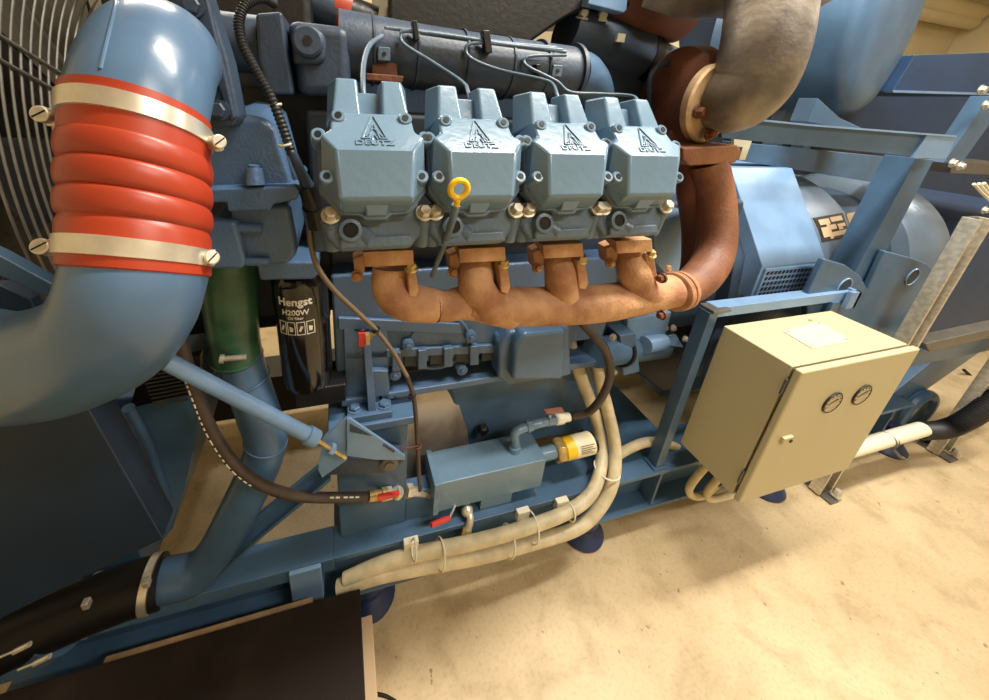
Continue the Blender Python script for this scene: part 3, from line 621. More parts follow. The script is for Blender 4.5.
for n_, p_, r_ in fl_:
    hose('fuel_pipe', 'thin bent grey fuel pipe ending in the ' + n_, 'pipe', p_, r_, 'head', 'fuel pipes above the heads', 8, 12)
hose('fuel_pipe', 'straight grey fuel pipe clipped along the lower edge of the black box', 'pipe', [(385, 28, .80), (440, 34, .80), (500, 43, .80), (556, 48, .80)], .0045, 'head', 'fuel pipes above the heads', 3, 12)
for i, (x0, y0, x1, y1) in enumerate([(412, 20, 420, 40), (483, 30, 493, 53), (536, 64, 543, 80)]):
    f_ = Yp([(x0, y0), (x1 - 3, y0), (x1, y1), (x0 + 3, y1)], .77); prop(MB().prism(f_, (0, .02, 0)).build('pipe_clamp', 'blacksteel', None, .002), ['black clamp at the left end of the fuel pipes', 'black clamp in the middle of the fuel pipes', 'black clamp low on the right of the intake tube'][i], 'clamp')
# items behind top left
rp = thing('rubber_connector', 'dark pipe with a red band at the top behind the intake tube', 'pipe', at(330, 10, y=1.0))
MB().tube(path([(285, -10, 1.0), (318, 5, 1.0), (338, 13, 1.0)]), .05, 24, 4).build('pipe_body', 'dark', rp)
MB().tube(path([(334, 11, 1.0), (350, 17, 1.0)]), .05, 24, 0).build('red_band', 'red', rp)
MB().tube(path([(350, 17, 1.0), (375, 26, 1.0)]), .042, 24, 0).build('pipe_end', 'blacksteel', rp)
b = MB()
b.cyl(at(372, 27, y=.86), at(384, 30, y=.86), .013); b.cyl(at(380, 29, y=.86), at(384, 37, y=.85), .009); prop(b.build('banjo_fitting', 'brass'), 'small brass banjo fitting at the start of the fuel pipes', 'fitting')
# second bank, enlarged as a dark mass to darken gaps behind the heads
sb = thing('rear_cylinder_bank', 'dark rear bank of cylinders behind the intake tube', 'engine', (.35, 1.3, 1.2))
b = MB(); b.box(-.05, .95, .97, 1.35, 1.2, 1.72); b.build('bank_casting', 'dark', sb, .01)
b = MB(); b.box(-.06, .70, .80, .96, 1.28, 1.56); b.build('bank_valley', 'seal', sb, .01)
ft = thing('added_engine_front', 'added black engine front darkening the gaps behind the coolant housing', 'engine', (-.2, 1.1, .98))  # black body added to darken the gaps left of the heads
MB().box(-.42, -.04, .93, 1.4, .98, 1.82).build('filler_body', 'blacksteel', ft, .02, 3)
MB().box(-.30, .02, .88, .93, 1.05, 1.60).build('filler_flange', 'seal', ft, .01)
# ================================================================ DIPSTICK
ds = thing('dipstick', 'oil dipstick with yellow ring handle standing in front of the second cylinder head', 'dipstick', at(432, 275, y=.56))
c_ = at(459, 189, y=.44); MB().torus(c_, (0, 1, .1), .0115, .0042, 40, 10).build('ring_handle', 'yellow', ds)
h0 = at(457.5, 199, y=.44); h1 = at(456, 208, y=.445); MB().tube([h0, h1], [.005, .0035], 12, 0).build('grip', 'yellow', ds)
MB().tube(path([(456, 205, .445), (451, 225, .46), (443, 248, .50), (432, 276, .56)]), [.0058, .0052, .0045, .004], 12, 6).build('tube', 'head', ds)
# ================================================================ HARNESS
wh = thing('wiring_harness', 'black corrugated cable loom hanging from top left to a connector by the first head', 'cable', at(262, 60, y=.68))
cp = smooth_path(path([(275, 4, .72), (262, -2, .70), (246, 4, .68), (239, 22, .67), (243, 45, .66), (256, 70, .65), (270, 95, .64), (282, 125, .63), (292, 155, .62)]), 14)
MB().tube(cp, [.0062 + .0016 * (i % 2) for i in range(len(cp))], 16, 0).build('corrugated_loom', 'corr', wh)
MB().tube(path([(292, 152, .62), (300, 170, .62), (308, 187, .63)]), [.007, .008, .011], 16, 4).build('sleeve', 'dark', wh)
b = MB(); b.tube(path([(307, 185, .63), (314, 207, .64)]), .016, 12, 0); b.tube(path([(314, 207, .64), (318, 225, .65)]), .02, 8, 0); b.build('connector', 'blacksteel', wh)
b = MB(); b.prism(Yp([(310, 222), (328, 220), (330, 252), (314, 254)], .65), (0, .06, 0)); b.build('sensor_block', 'dark', wh, .006)
for (x, y, yy) in ((275, 105, .64), (285, 145, .62)): MB().torus(at(x, y, y=yy), (.2, 0, -1), .0085, .0022, 20, 6).build('tape', 'label', wh)
sp = [(309, 222, .66), (311, 245, .66), (318, 268, .66), (334, 290, .67), (356, 311, .68), (376, 330, .69), (393, 352, .69), (407, 376, .69), (414, 400, .69), (417, 435, .69), (419, 475, .70), (420, 490, .72)]
sl = thing('sensing_line', 'thin brown line running down in front of the bracket to the tank inlet', 'hose', at(417, 470, y=.70))
MB().tube(path(sp[:8]), .0052, 12, 8).build('line_body', 'line', sl)
MB().tube(path(sp[7:]), .0058, 12, 8).build('lower_line', 'hose', sl)
for (x, y, yy) in ((376, 330, .69), (412, 396, .69), (418, 446, .69)):
    b = MB(); b.torus(at(x, y, y=yy), (.3, 0, -1), .008, .0025, 20, 6); p = at(x, y, y=yy - .005); b.tube([p, p + V((-.03, 0, .0)), p + V((-.045, 0, .006))], .002, 6, 0); b.build('wire_tie', 'blacksteel' if y != 446 else 'rustdk', sl)
# ================================================================ CHARGE AIR PIPE (front left)
A0, A1 = V((-.1850, .445, 1.5660)), V((-.1915, .387, 1.4165))
ND = V((-.17, -.55, -1)).normalized()
ce = thing('intake_pipe_elbow', 'large smooth blue pipe elbow below the red hose, bending off to the left', 'pipe', at(100, 400, y=.5))
MB().tube([A1 - ND * .015, A1 + ND * .008] + path([(128, 311, .381), (106, 338, .392), (60, 359, .42), (5, 367, .45), (-60, 366, .48)]) + [V((-.66, .56, 1.16)), V((-.80, .66, 1.12))], [.0570, .0570, .058, .0595, .061, .061, .061, .061, .061], 56, 10).build('pipe_body', 'blue', ce)
ue = thing('upper_pipe_elbow', 'large blue pipe elbow with a weld seam above the red hose, top left', 'pipe', at(131, 90, y=.455))
u0, h0 = -ND, V((-.22, .97, .0)).normalized(); h0 = (h0 - u0 * 0).normalized()
pts = [A0 - u0 * .02, A0]; q = A0.copy(); NS = 10
for k in range(1, NS + 1):
    t_ = (k - .5) / NS; dd_ = (u0 * (1 - t_) + h0 * t_).normalized(); q = q + dd_ * .0115; pts.append(q.copy())
pts.append(q + h0 * .10)
MB().tube(pts, .0570, 56, 3).build('pipe_body', 'blue', ue)
b = MB(); sq = smooth_path(pts, 3); sd = []
for i in range(4, 31):
    tan = (sq[i + 1] - sq[i]).normalized(); want = V((-.10, -.9, .3)); nn = (want - tan * want.dot(tan)).normalized(); sd.append(sq[i] + nn * .0568)
b.tube(sd, .0016, 8, 2); b.build('weld_seam', 'blue', ue)
hs = thing('red_bellows_hose', 'orange red ribbed silicone hose joining the two big blue pipes', 'hose', at(131, 262, y=.455))
L = (A1 - A0).length; dl_ = (A1 - A0).normalized()
bu, bw, _ = perp(ND)
def ringloft(prof, seg=72):
    return MB().loft([[A0 + dl_ * h + (bu * math.cos(2 * PI * k / seg) + bw * math.sin(2 * PI * k / seg)) * r for k in range(seg)] for h, r in prof])
prof = [(0, .0570), (.001, .0592), (.042, .0592)]
n = 3; s0 = .040; s1 = L - .046; w = (s1 - s0) / n
for k in range(n):
    for j in range(11):
        t_ = j / 10; prof.append((s0 + w * (k + t_), .0572 + .0042 * (math.sin(PI * t_) ** .45)))
prof += [(L - .043, .0585), (L - .039, .0600), (L - .002, .0598), (L, .0572)]
ringloft(prof).build('hose_body', 'red', hs, 0)
blocks = [[(44, 115), (217, 142)], [(44, 247), (210, 258)]]
for i, s_ in enumerate((.0175, L - .0195)):
    cl = ringloft([(s_ - .0085, .0594), (s_ - .008, .0612), (s_ + .008, .0612), (s_ + .0085, .0594)]).build('band_clamp', 'steel', hs)
    c_ = A0 + dl_ * s_
    for j, (x, y) in enumerate(blocks[i]):
        q = at(x, y, y=c_.y - .012); toC = (CAM - q).normalized()
        sx = -1 if j == 0 else 1
        ax_ = (toC + V((sx * .5, 0, .15))).normalized()
        b = MB(); b.tube([q - ax_ * .012, q + ax_ * .001], .0072, 16, 0); b.box(q.x - (.004 if j else .002), q.x + (.002 if j else .006), q.y + .002, q.y + .014, q.z - .010, q.z + .004)
        b.build('screw_block', 'zinc', cl, .001)
        sh = MB().lathe(q + ax_ * .002, ax_, [(-.002, .0072), (.0035, .0072), (.0045, .006)], 24); sh.build('screw_head', 'zinc', cl, .0004)
        bu2, bw2, _ = perp(ax_); e_ = (bu2 + bw2 * .6).normalized(); f2 = ax_.cross(e_); q2 = q + ax_ * .0062
        MB().hexa([q2 + e_ * a + f2 * c for a, c in ((-.006, -.0007), (.006, -.0007), (.006, .0007), (-.006, .0007))] + [q2 + ax_ * .0006 + e_ * a + f2 * c for a, c in ((-.006, -.0007), (.006, -.0007), (.006, .0007), (-.006, .0007))]).build('screw_slot', 'black', cl)
# flange plate with bolts
fp = thing('turbo_flange_plate', 'dark blue cast flange plate with bolts right of the upper pipe elbow', 'flange', at(225, 125, y=.62))
MB().prism(Yp([(160, -20), (202, -20), (212, 10), (228, 60), (240, 118), (234, 127), (208, 129), (196, 60)], .60), (0, .05, 0)).build('plate', 'dark', fp, .006, 3)
MB().prism(Yp([(188, -10), (207, -6), (223, 62), (236, 118), (230, 122), (214, 78)], .595), (0, .03, 0)).build('raised_rim', 'dark', fp, .004, 3)
for (x, y) in ((193, 6), (219, 110)):
    p = at(x, y, y=.594); b = MB(); b.lathe(p, (0, -1, .1), [(0, .014), (.004, .014)], 24); b.bolt(p + V((0, -.004, 0)), (0, -1, .1), .0105, .008, False); b.build('bolt', 'dark', fp)
# thermostat housing
th = thing('coolant_housing', 'blue cast coolant housing between the red hose and the first cylinder head', 'housing', at(255, 270, y=.68))
b = MB(); f0 = Yp([(200, 130), (240, 116), (263, 118), (276, 130), (292, 185), (294, 192), (200, 194)], .64)
f1 = [p + V((.0, .16, .02)) for p in f0]; b.loft([f0, f1]); b.build('upper_casting', 'blue_cast', th, .022, 5)
MB().prism(Yp([(262, 120), (274, 124), (298, 180), (300, 188), (286, 190), (276, 160)], .66), (0, .1, 0)).build('side_flank', 'dark', th, .006, 3)
MB().prism(Yp([(200, 189), (296, 186), (300, 192), (296, 200), (273, 205), (270, 211), (228, 212), (226, 203), (200, 203)], .615), (0, .2, 0)).build('ledge', 'blue_cast', th, .004, 3)
b = MB(); b.prism(Yp([(205, 222), (236, 222), (246, 262), (243, 270), (205, 270)], .62), (0, .15, 0)); b.build('lower_corner', 'blue_cast', th, .008, 3)
b = MB(); b.prism(Yp([(228, 205), (290, 205), (297, 255), (286, 266), (240, 268)], .64), (0, .2, 0)); b.build('lower_casting', 'blue_cast', th, .01, 3)
for (x0, y0, x1, y1) in ((238, 228, 262, 229), (246, 261, 269, 262)):
    MB().tube([at(x0, y0, y=.632), at(x1, y1, y=.632)], .008, 16, 0).build('cast_ridge', 'blue_cast', th)
b = MB(); b.tube([at(256, 185, y=.62), at(254, 168, y=.625)], [.0145, .012], 20, 0); b.cyl(at(254, 169, y=.625), at(254, 165, y=.625), .008); b.build('spigot', 'blue_cast', th)
# ================================================================ OIL FILTER
of = thing('oil_filter', 'black spin-on oil filter with white lettering below the coolant housing', 'filter', (-.098, .80, .9))
fc = V((at(301, 290, y=.80).x, .80, 0)); zt, zb = at(299, 281, y=.75).z, at(308, 396, y=.75).z
MB().lathe((fc.x, fc.y, zb), (0, 0, 1), [(0, .03), (.004, .046), (.012, .056), (.03, .060), (zt - zb - .02, .060), (zt - zb - .01, .057), (zt - zb, .05)], 56).build('canister', mat('gloss black paint', (14, 13, 13), .12, coat=.5), of)
MB().prism(Yp([(256, 262), (318, 262), (319, 275), (313, 280), (260, 281)], .73), (0, .14, 0)).build('filter_head', 'blue_cast', of, .006, 3)
b = MB(); b.box(fc.x - .03, fc.x + .09, .76, .86, zb - .045, zb + .01); b.build('lower_guard', 'blacksteel', of, .004)
def wrapf(z0, xo=0):
    def f(p):
        t_ = (p.x + xo) / .060; rr = .0603 + p.z
        a_ = -PI / 2 + t_ - .16
        return V((fc.x + rr * math.cos(a_), fc.y + rr * math.sin(a_), z0 + p.y))
    return f
zq = lambda py: at(300, py, y=.745).z
text_mb('Hengst', .026, .0004, wrapf(zq(304.5)), .0006).build('lettering', 'print', of)
text_mb('H200W', .018, .0004, wrapf(zq(314)), .0003).build('lettering', 'print', of)
text_mb('Oil filter', .010, .0004, wrapf(zq(318.5))).build('lettering', 'print', of)
b = MB(); f = wrapf(0); zc0, zc1 = zq(334), zq(321)
for k in range(4):
    x0 = -.040 + k * .0205; x1 = x0 + .018
    for (xa, xb, za, zb_) in ((x0, x1, zc0, zc0 + .0016), (x0, x1, zc1 - .0016, zc1), (x0, x0 + .0016, zc0, zc1), (x1 - .0016, x1, zc0, zc1)):
        b.hexa([f(V((x, z, w_))) for w_ in (.0, .0006) for x, z in ((xa, za), (xb, za), (xb, zb_), (xa, zb_))])
    zm = (zc0 + zc1) / 2
    if k % 2: b.hexa([f(V((x, z, w_))) for w_ in (.0, .0006) for x, z in ((x0 + .005, zm - .008), (x0 + .012, zm - .008), (x0 + .013, zm + .002), (x0 + .005, zm + .005))])
    else: b.hexa([f(V((x, z, w_))) for w_ in (.0, .0006) for x, z in ((x0 + .004, zm - .006), (x0 + .008, zm - .008), (x0 + .014, zm + .004), (x0 + .009, zm + .007))])
b.build('pictogram_row', 'print', of)
# ================================================================ GREEN HOSE + LOWER PIPE
gh = thing('green_hose', 'dark green rubber coolant hose behind the red hose, left of the oil filter', 'hose', at(236, 355, y=.80))
MB().tube(path([(228, 255, .82), (231, 300, .80), (234, 335, .80), (238, 358, .80)]), [.056, .055, .053, .053], 36, 6).build('hose_body', 'green', gh)
cc = at(237, 356, y=.80); MB().torus(cc, (.03, 0, 1), .053, .0035, 48, 6).build('hose_clamp', 'green', gh)
b = MB(); b.tube([at(222, 359, y=.735), at(246, 357, y=.735)], .006, 12, 0); b.cyl(at(220, 359, y=.735), at(224, 359, y=.735), .010); b.build('clamp_screw', 'zinc', gh)
lp = thing('lower_coolant_pipe', 'blue coolant pipe dropping from the green hose and bending left above the floor', 'pipe', at(190, 590, y=.74))
MB().tube(path([(239, 352, .80), (247, 380, .79), (258, 412, .77), (266, 440, .76), (258, 470, .755), (238, 512, .75), (216, 552, .745), (196, 572, .74), (166, 580, .74), (150, 584, .74)]), [.048, .048, .048, .049, .050, .050, .050, .050, .050, .050], 36, 8).build('pipe_body', 'frame', lp)
for (x, y, yy, dv) in ((266, 440, .76, (.3, 0, 1)), (247, 378, .79, (-.2, 0, 1))): MB().torus(at(x, y, y=yy), dv, .0505, .0018, 40, 6).build('weld', 'frame', lp)
bh2 = thing('black_coolant_hose', 'black rubber hose with band clamps joining the lower blue pipe to the radiator', 'hose', at(100, 620, y=.72))
MB().tube(path([(163, 580, .74), (130, 590, .735), (95, 603, .73), (50, 622, .72), (10, 640, .71)]), .06, 36, 6).build('hose_body', 'black', bh2)
for i, (x, y) in enumerate(((152, 583), (92, 604))):
    c_ = at(x, y, y=.735); cl = MB().lathe(c_, (1, 0, -.1), [(-.009, .0602), (-.009, .0625), (.009, .0625), (.009, .0602)], 44).build('band_clamp', 'steel', bh2)
    p = at(x - 5, y - 2, y=.675); MB().box(p.x - .006, p.x + .008, .664, .68, p.z - .010, p.z + .010).build('screw_block', 'zinc', cl, .003)
t = thing('radiator_outlet', 'dark blue radiator outlet stub with two long clamp screws at lower left', 'pipe', at(60, 640, y=.66))
MB().tube(path([(62, 622, .72), (40, 636, .72), (-20, 655, .71)]), [.0635, .0635, .0635], 32, 3).build('stub', 'frame', t)
for (x, y) in ((22, 648), (42, 660)):
    b = MB(); p = at(x, y, y=.60); q = at(x - 24, y + 10, y=.60); b.tube([q, p], .0022, 8, 0); p2 = at(x + 8, y - 4, y=.60); b.tube([p + (p2 - p) * -1.0, p2], .005, 8, 0); b.build('clamp_screw', 'zinc', t)
# ================================================================ TIE ROD + BRACKET + BRACE
tr = thing('tie_rod', 'light blue round stay tube with threaded end, slanting down from the big pipe', 'rod', at(318, 440, y=.66))
a, c = at(168, 362, y=.66), at(312, 437, y=.66)
MB().tube([a, c], .0155, 28, 0).build('tube', 'frame2', tr)
d = (c - a).normalized(); MB().lathe(c, d, [(-.016, .0155), (-.014, .020), (.012, .020), (.014, .016)], 28).build('end_collar', 'frame2', tr)
MB().tube([c, at(345, 458, y=.675)], .0048, 12, 0).build('threaded_end', 'brass', tr)
MB().lathe(at(331, 449, y=.672), d, [(-.006, .014), (.006, .014)], 6).build('nut', 'frame2', tr)
gb = thing('gusset_bracket', 'light blue triangular gusset bracket beside the stay tube end', 'bracket', at(350, 478, y=.70))
MB().prism(Yp([(347, 418), (347, 460), (322, 478), (318, 470), (322, 440)], .69), (.004, .012, 0)).build('side_plate', 'frame2', gb, .001)
v0 = Yp([(347, 420), (350, 419), (405, 456), (405, 460), (376, 460), (347, 456)], .68)
MB().prism(v0, (0, .008, 0)).build('gusset_plate', 'frame2', gb, .001)
MB().prism(Yp([(350, 424), (372, 436), (350, 432)], .678), (0, .003, 0)).build('window', 'dark', gb)
MB().prism(Yp([(384, 444), (395, 451), (394, 453), (383, 446)], .678), (0, .003, 0)).build('slot', 'dark', gb)
MB().prism(Yp([(322, 474), (350, 458), (405, 459), (402, 463), (384, 473), (330, 475)], .70), (0, .045, -.0)).build('lower_web', 'dark', gb, .001)
br = thing('diagonal_brace', 'dark blue flat bar slanting from the gusset bracket down to the rail', 'brace', at(240, 560, y=.75))
MB().prism(Yp([(318, 468), (330, 478), (262, 535), (214, 580), (205, 572), (250, 523)], .735), (0, .012, 0)).build('bar', 'frame', br, .001)
MB().prism(Yp([(330, 478), (262, 535), (214, 580), (214, 584), (262, 538), (331, 481)], .70), (0, .04, 0)).build('bar_flange', 'frame', br, .001)
# ================================================================ RADIATOR + FAN
ra = thing('radiator', 'dark blue radiator with shroud filling the lower left corner', 'radiator', (-1, 1.1, .35))
MB().prism(Yp([(-260, 300), (-260, 700), (-40, 640), (25, 607), (163, 539), (92, 415), (60, 360), (0, 330)], .62), (0, .06, 0)).build('side_panel', 'shroud', ra, .003)
MB().prism(Yp([(90, 400), (205, 393), (196, 440), (184, 490), (172, 530), (163, 541)], .80), (0, .3, 0)).build('inner_panel', 'frame', ra, .006)
MB().tube(path([(128, 408, .76), (150, 450, .79), (168, 500, .80)]), .012, 12, 4).build('panel_fold', 'frame', ra)
MB().box(-1.1, -.72, .9, 2.0, .35, 2.4).build('core', 'blacksteel', ra, .01)
b = MB()
for k in range(9):
    y_ = 373 + k * 3.6; b.tube([at(142 + k * 1.5, y_ + 4, y=.76), at(196 - k * 1, y_ - 6 + k * .4, y=.78)], .0022, 6, 0)
b.build('lower_fins', 'blacksteel', ra)
MB().prism(Yp([(140, 372), (200, 355), (200, 392), (130, 408)], .79), (0, .02, 0)).build('fin_backing', 'black', ra)
st_ = thing('shroud_stay', 'blue flat stay crossing in front of the fan guard at the left edge', 'brace', at(20, 280, y=.58))
MB().prism(Yp([(-40, 238), (0, 256), (55, 286), (52, 300), (0, 276), (-40, 262)], .60), (0, .02, 0)).build('bar', 'frame', st_, .002)
MB().prism(Yp([(-30, 285), (0, 286), (30, 300), (48, 330), (-30, 345)], .64), (0, .02, 0)).build('gusset', 'shroud', st_, .002)
FX = -.47; FC = V((FX, 1.30, 1.40))
fg = thing('fan_guard', 'round wire fan guard of concentric rings at the upper left edge', 'guard', (FX, 1.12, .9))
for k in range(30):
    R_ = .10 + k * .0185
    MB().torus(FC, (1, 0, 0), R_, .0020, 110, 6).build('guard_ring', 'galv', fg)
for k in range(8):
    a = .4 + k * PI / 4; e = V((0, math.cos(a), math.sin(a)))
    for o_ in (-.018, .018):
        n_ = V((0, -e.z, e.y)) * o_; MB().tube([FC + n_ + e * .06 + V((.004, 0, 0)), FC + n_ + e * .64 + V((.004, 0, 0))], .003, 8, 0).build('guard_spoke', 'galv', fg)
fn = thing('cooling_fan', 'black cooling fan behind the wire guard', 'fan', (-.6, 1.30, 1.4))
MB().lathe((-.66, 1.30, 1.4), (1, 0, 0), [(0, .09), (.08, .09), (.09, .07)], 32).build('hub', 'blacksteel', fn)
for k in range(8):
    a = k * PI / 4; e = V((0, math.cos(a), math.sin(a))); n_ = V((0, -e.z, e.y))
    c = V((-.62, 1.30, 1.4))
    P_ = [c + e * .08 - n_ * .04, c + e * .47 - n_ * .09, c + e * .47 + n_ * .09 + V((.05, 0, 0)), c + e * .08 + n_ * .04 + V((.03, 0, 0))]
    MB().prism(P_, (.006, 0, 0)).build('blade', 'blacksteel', fn)
# ================================================================ TERMINAL BOX (louvred)
vb = thing('vent_box', 'pale blue sloping sheet metal hood with a louvred grille above the cabinet', 'box', (1.54, .9, .99))
xa, xb = 1.384, 1.705
pr = [(.80, .992), (.80, 1.12), (1.012, 1.42), (1.3, 1.42), (1.3, .992)]
b = MB(); b.prism([(xa, y, z) for y, z in pr], (xb - xa, 0, 0)); b.build('hood', 'frame2', vb, .003)
b = MB(); b.box(xa + .012, xb - .012, .792, .801, 1.0, 1.112); gr = b.build('grille', 'frame2', vb, .002)
for k in range(5):
    z = 1.013 + k * .0205
    n_ = 15
    b = MB()
    for j in range(n_):
        x = xa + .026 + j * (xb - xa - .058) / (n_ - 1); b.hexa([(x - .007, .7905, z - .006), (x + .004, .7905, z - .006), (x + .004, .793, z - .006), (x - .007, .793, z - .006), (x - .003, .7905, z + .006), (x + .008, .7905, z + .006), (x + .008, .793, z + .006), (x - .003, .793, z + .006)])
    b.build('louvre_row', 'black', gr)
b = MB(); b.prism([(xa - .05, y, z) for y, z in [(.86, .60), (.83, .95), (.86, 1.13), (1.02, 1.36), (1.35, 1.36), (1.35, .6)]], (.05, 0, 0)); b.build('side_frame', 'dark', vb, .004)
for pts_ in ([(.90, 1.02), (.90, 1.10), (1.05, 1.28), (1.25, 1.28), (1.25, 1.02)], [(.90, .80), (.90, .96), (1.2, .96), (1.2, .80)]):
    MB().prism([(xa - .054, y, z) for y, z in pts_], (.006, 0, 0)).build('side_recess', 'black', vb, .001)
# ================================================================ ALTERNATOR
al = thing('alternator', 'large grey blue drum shaped alternator behind the louvred hood', 'alternator', (2.2, 1.25, .5))
AX = V((0, 1.25, .95))
MB().lathe((1.32, 1.25, .95), (1, 0, 0), [(0, .3), (.02, .40), (.1, .43), (.66, .43), (.68, .425), (.70, .36)], 80).build('stator_drum', 'alt', al)
MB().lathe((1.98, 1.25, .95), (1, 0, 0), [(0, .36), (.05, .33), (.45, .33)], 64).build('rear_drum', 'dark', al)
MB().lathe((2.42, 1.25, .95), (1, 0, 0), [(0, .30), (.02, .38), (.05, .40), (.28, .40), (.34, .36), (.38, .25), (.4, .05)], 80).build('end_bell', 'alt', al)
b = MB(); b.box(1.4, 2.7, 1.0, 1.5, .35, .62); b.build('feet', 'frame', al, .01)
# nameplate curved to the drum
def onD(x, ang, r=.431): return V((x, 1.25 - r * math.cos(ang), .95 + r * math.sin(ang)))
import mathutils
def drum_hit(px_, py_):
    d = ray(px_, py_); o = CAM - AX; A = d.y ** 2 + d.z ** 2; B = 2 * (o.y * d.y + o.z * d.z); C_ = o.y ** 2 + o.z ** 2 - .431 ** 2
    t = (-B - math.sqrt(max(0, B * B - 4 * A * C_))) / (2 * A); P = CAM + d * t; return P.x, math.atan2(P.z - .95, -(P.y - 1.25))
c4 = [drum_hit(*q) for q in ((813, 218), (842, 213), (850, 236), (822, 242))]
def patch(c4, u0, u1, v0, v1, r0, r1):
    out = []
    for r in (r0, r1):
        for u, v in ((u0, v0), (u1, v0), (u1, v1), (u0, v1)):
            x = (c4[0][0] * (1 - u) + c4[1][0] * u) * (1 - v) + (c4[3][0] * (1 - u) + c4[2][0] * u) * v
            a = (c4[0][1] * (1 - u) + c4[1][1] * u) * (1 - v) + (c4[3][1] * (1 - u) + c4[2][1] * u) * v
            out.append(onD(x, a, r))
    return out
np_ = MB().hexa(patch(c4, 0, 1, 0, 1, .43, .433)).build('name_plate', 'plateblk', al)
b = MB()
for (u0, u1, v0, v1) in ((.1, .45, .12, .35), (.5, .9, .1, .3), (.08, .3, .45, .85), (.38, .6, .4, .6), (.65, .92, .42, .55), (.4, .9, .7, .88), (.66, .8, .56, .66), (.3, .4, .3, .95)): b.hexa(patch(c4, u0, u1, v0, v1, .433, .4338))
b.build('plate_print', 'boxside', np_)
c5 = [drum_hit(*q) for q in ((846, 214), (862, 210), (868, 222), (850, 228))]
MB().hexa(patch(c5, 0, 1, 0, 1, .43, .433)).build('small_plate', 'plate', al)
# lifting plates
for i, (pts_, h_) in enumerate((([(808, 294), (825, 259), (846, 265), (861, 276), (868, 290), (866, 300), (852, 340), (806, 340)], (844, 287)),
                               ([(886, 251), (912, 258), (928, 264), (938, 274), (937, 286), (905, 352), (846, 352), (862, 302)], (912, 277)))):
    y_ = .735
    t = thing('lifting_plate', ['dark blue lifting plate with a hole just right of the louvred hood', 'dark blue lifting plate with a hole behind the steel upright'][i], 'plate', at(*pts_[-1], y=y_), 'lifting plates')
    MB().prism(Yp(pts_, y_), (0, .02, 0)).build('plate_body', 'frame', t, .005)
    c_ = at(*h_, y=y_); MB().torus(c_ + V((0, -.001, 0)), (0, 1, 0), .034, .003, 32, 6).build('hole_rim', 'frame2', t)
    MB().lathe(c_ + V((0, -.0015, 0)), (0, 1, 0), [(0, .033), (.0012, .033)], 32).build('hole', 'shroud', t)
# ================================================================ OVERHEAD FRAME
of_ = thing('overhead_frame', 'blue welded channel frame crossing above the alternator', 'frame', (1.6, .75, .5))
b = MB(); f_ = Yp([(720, 117), (957, 136), (946, 159), (722, 138)], .72); b.prism(f_, (0, .012, 0)); b.build('upper_beam', 'frame', of_, .001)
b = MB(); f_ = Yp([(720, 115), (809, 124), (957, 135.5), (957, 137.5), (809, 126), (720, 117)], .71); b.prism(f_, (0, .035, 0)); b.build('beam_edge', 'frame2', of_, .0)
b = MB(); f_ = Yp([(927, 135), (957, 137), (946, 159), (914, 158)], .712); b.prism(f_, (0, .01, 0)); b.build('end_gusset', 'frame2', of_, .001)
b = MB(); f_ = Yp([(735, 142), (900, 158), (886, 184), (735, 160)], 1.04); b.prism(f_, (0, .05, 0)); b.build('lower_beam', 'frame', of_, .002)
s0, s1, s2, s3 = at(917, 158, y=.76), at(934, 160, y=.76), at(866, 290, y=.76), at(846, 290, y=.76)
b = MB(); dpt = V((0, .08, 0)); k_ = (s0.z - .35) / (s0.z - s3.z); s2 = s1 + (s2 - s1) * ((s1.z - .35) / (s1.z - s2.z)); s3 = s0 + (s3 - s0) * k_; b.hexa([s3, s2, s2 + dpt, s3 + dpt, s0, s1, s1 + dpt, s0 + dpt]); b.build('slanted_strut', 'frame', of_, .002)
MB().box(1.86, 1.92, .80, 1.85, 1.50, 1.56).build('cross_beam', 'frame', of_, .002)
MB().box(1.86, 1.92, 1.79, 1.85, 0, 1.50).build('rear_post', 'frame', of_, .002)
# tank
tk = thing('silencer_drum', 'large blue drum with a dished end above the alternator', 'drum', at(870, 110, y=1.3))
c_ = at(882, 26, y=1.25)
MB().lathe(c_, (-.25, 1, 0), [(-.055, .02), (-.052, .15), (-.044, .27), (-.028, .342), (-.008, .367), (.012, .374), (.5, .374)], 72).build('drum_shell', 'frame', tk)
b = MB(); f_ = Yp([(808, 122), (818, 98), (840, 118), (862, 128), (845, 130)], .98); b.prism(f_, (0, .06, 0)); b.build('saddle', 'frame', tk, .002)
for dx in (-.1, .12):
    MB().box(c_.x + dx - .03, c_.x + dx + .03, 1.42, 1.48, 1.38, 1.78).build('support_leg', 'frame', tk, .002)
# dark body behind lagged elbow
cn = thing('radiator_canopy', 'dark blue panelled box filling the background above the alternator', 'box', (2.6, 1.9, .9))
MB().prism(Yp([(725, -60), (850, -60), (850, 175), (725, 175)], 1.75), (0, .3, 0)).build('left_panel', 'deep', cn, .01)
MB().prism(Yp([(893, 91), (984, 94), (1060, 97), (1060, 50), (915, 55)], 1.25), (0, .8, 0)).build('upper_panel', 'deep', cn, .002)
MB().prism(Yp([(893, 90), (1060, 95), (1060, 97), (893, 92.5)], 1.24), (0, .03, 0)).build('panel_edge', 'frame2', cn)
MB().prism(Yp([(845, 92), (1060, 94), (1060, 300), (845, 240)], 2.1), (0, .05, 0)).build('back_panel', 'deep', cn, .002)
MB().prism(Yp([(953, 161), (1060, 168), (1060, 178), (950, 173)], 1.1), (0, .9, 0)).build('grey_bar', 'galv', cn, .002)
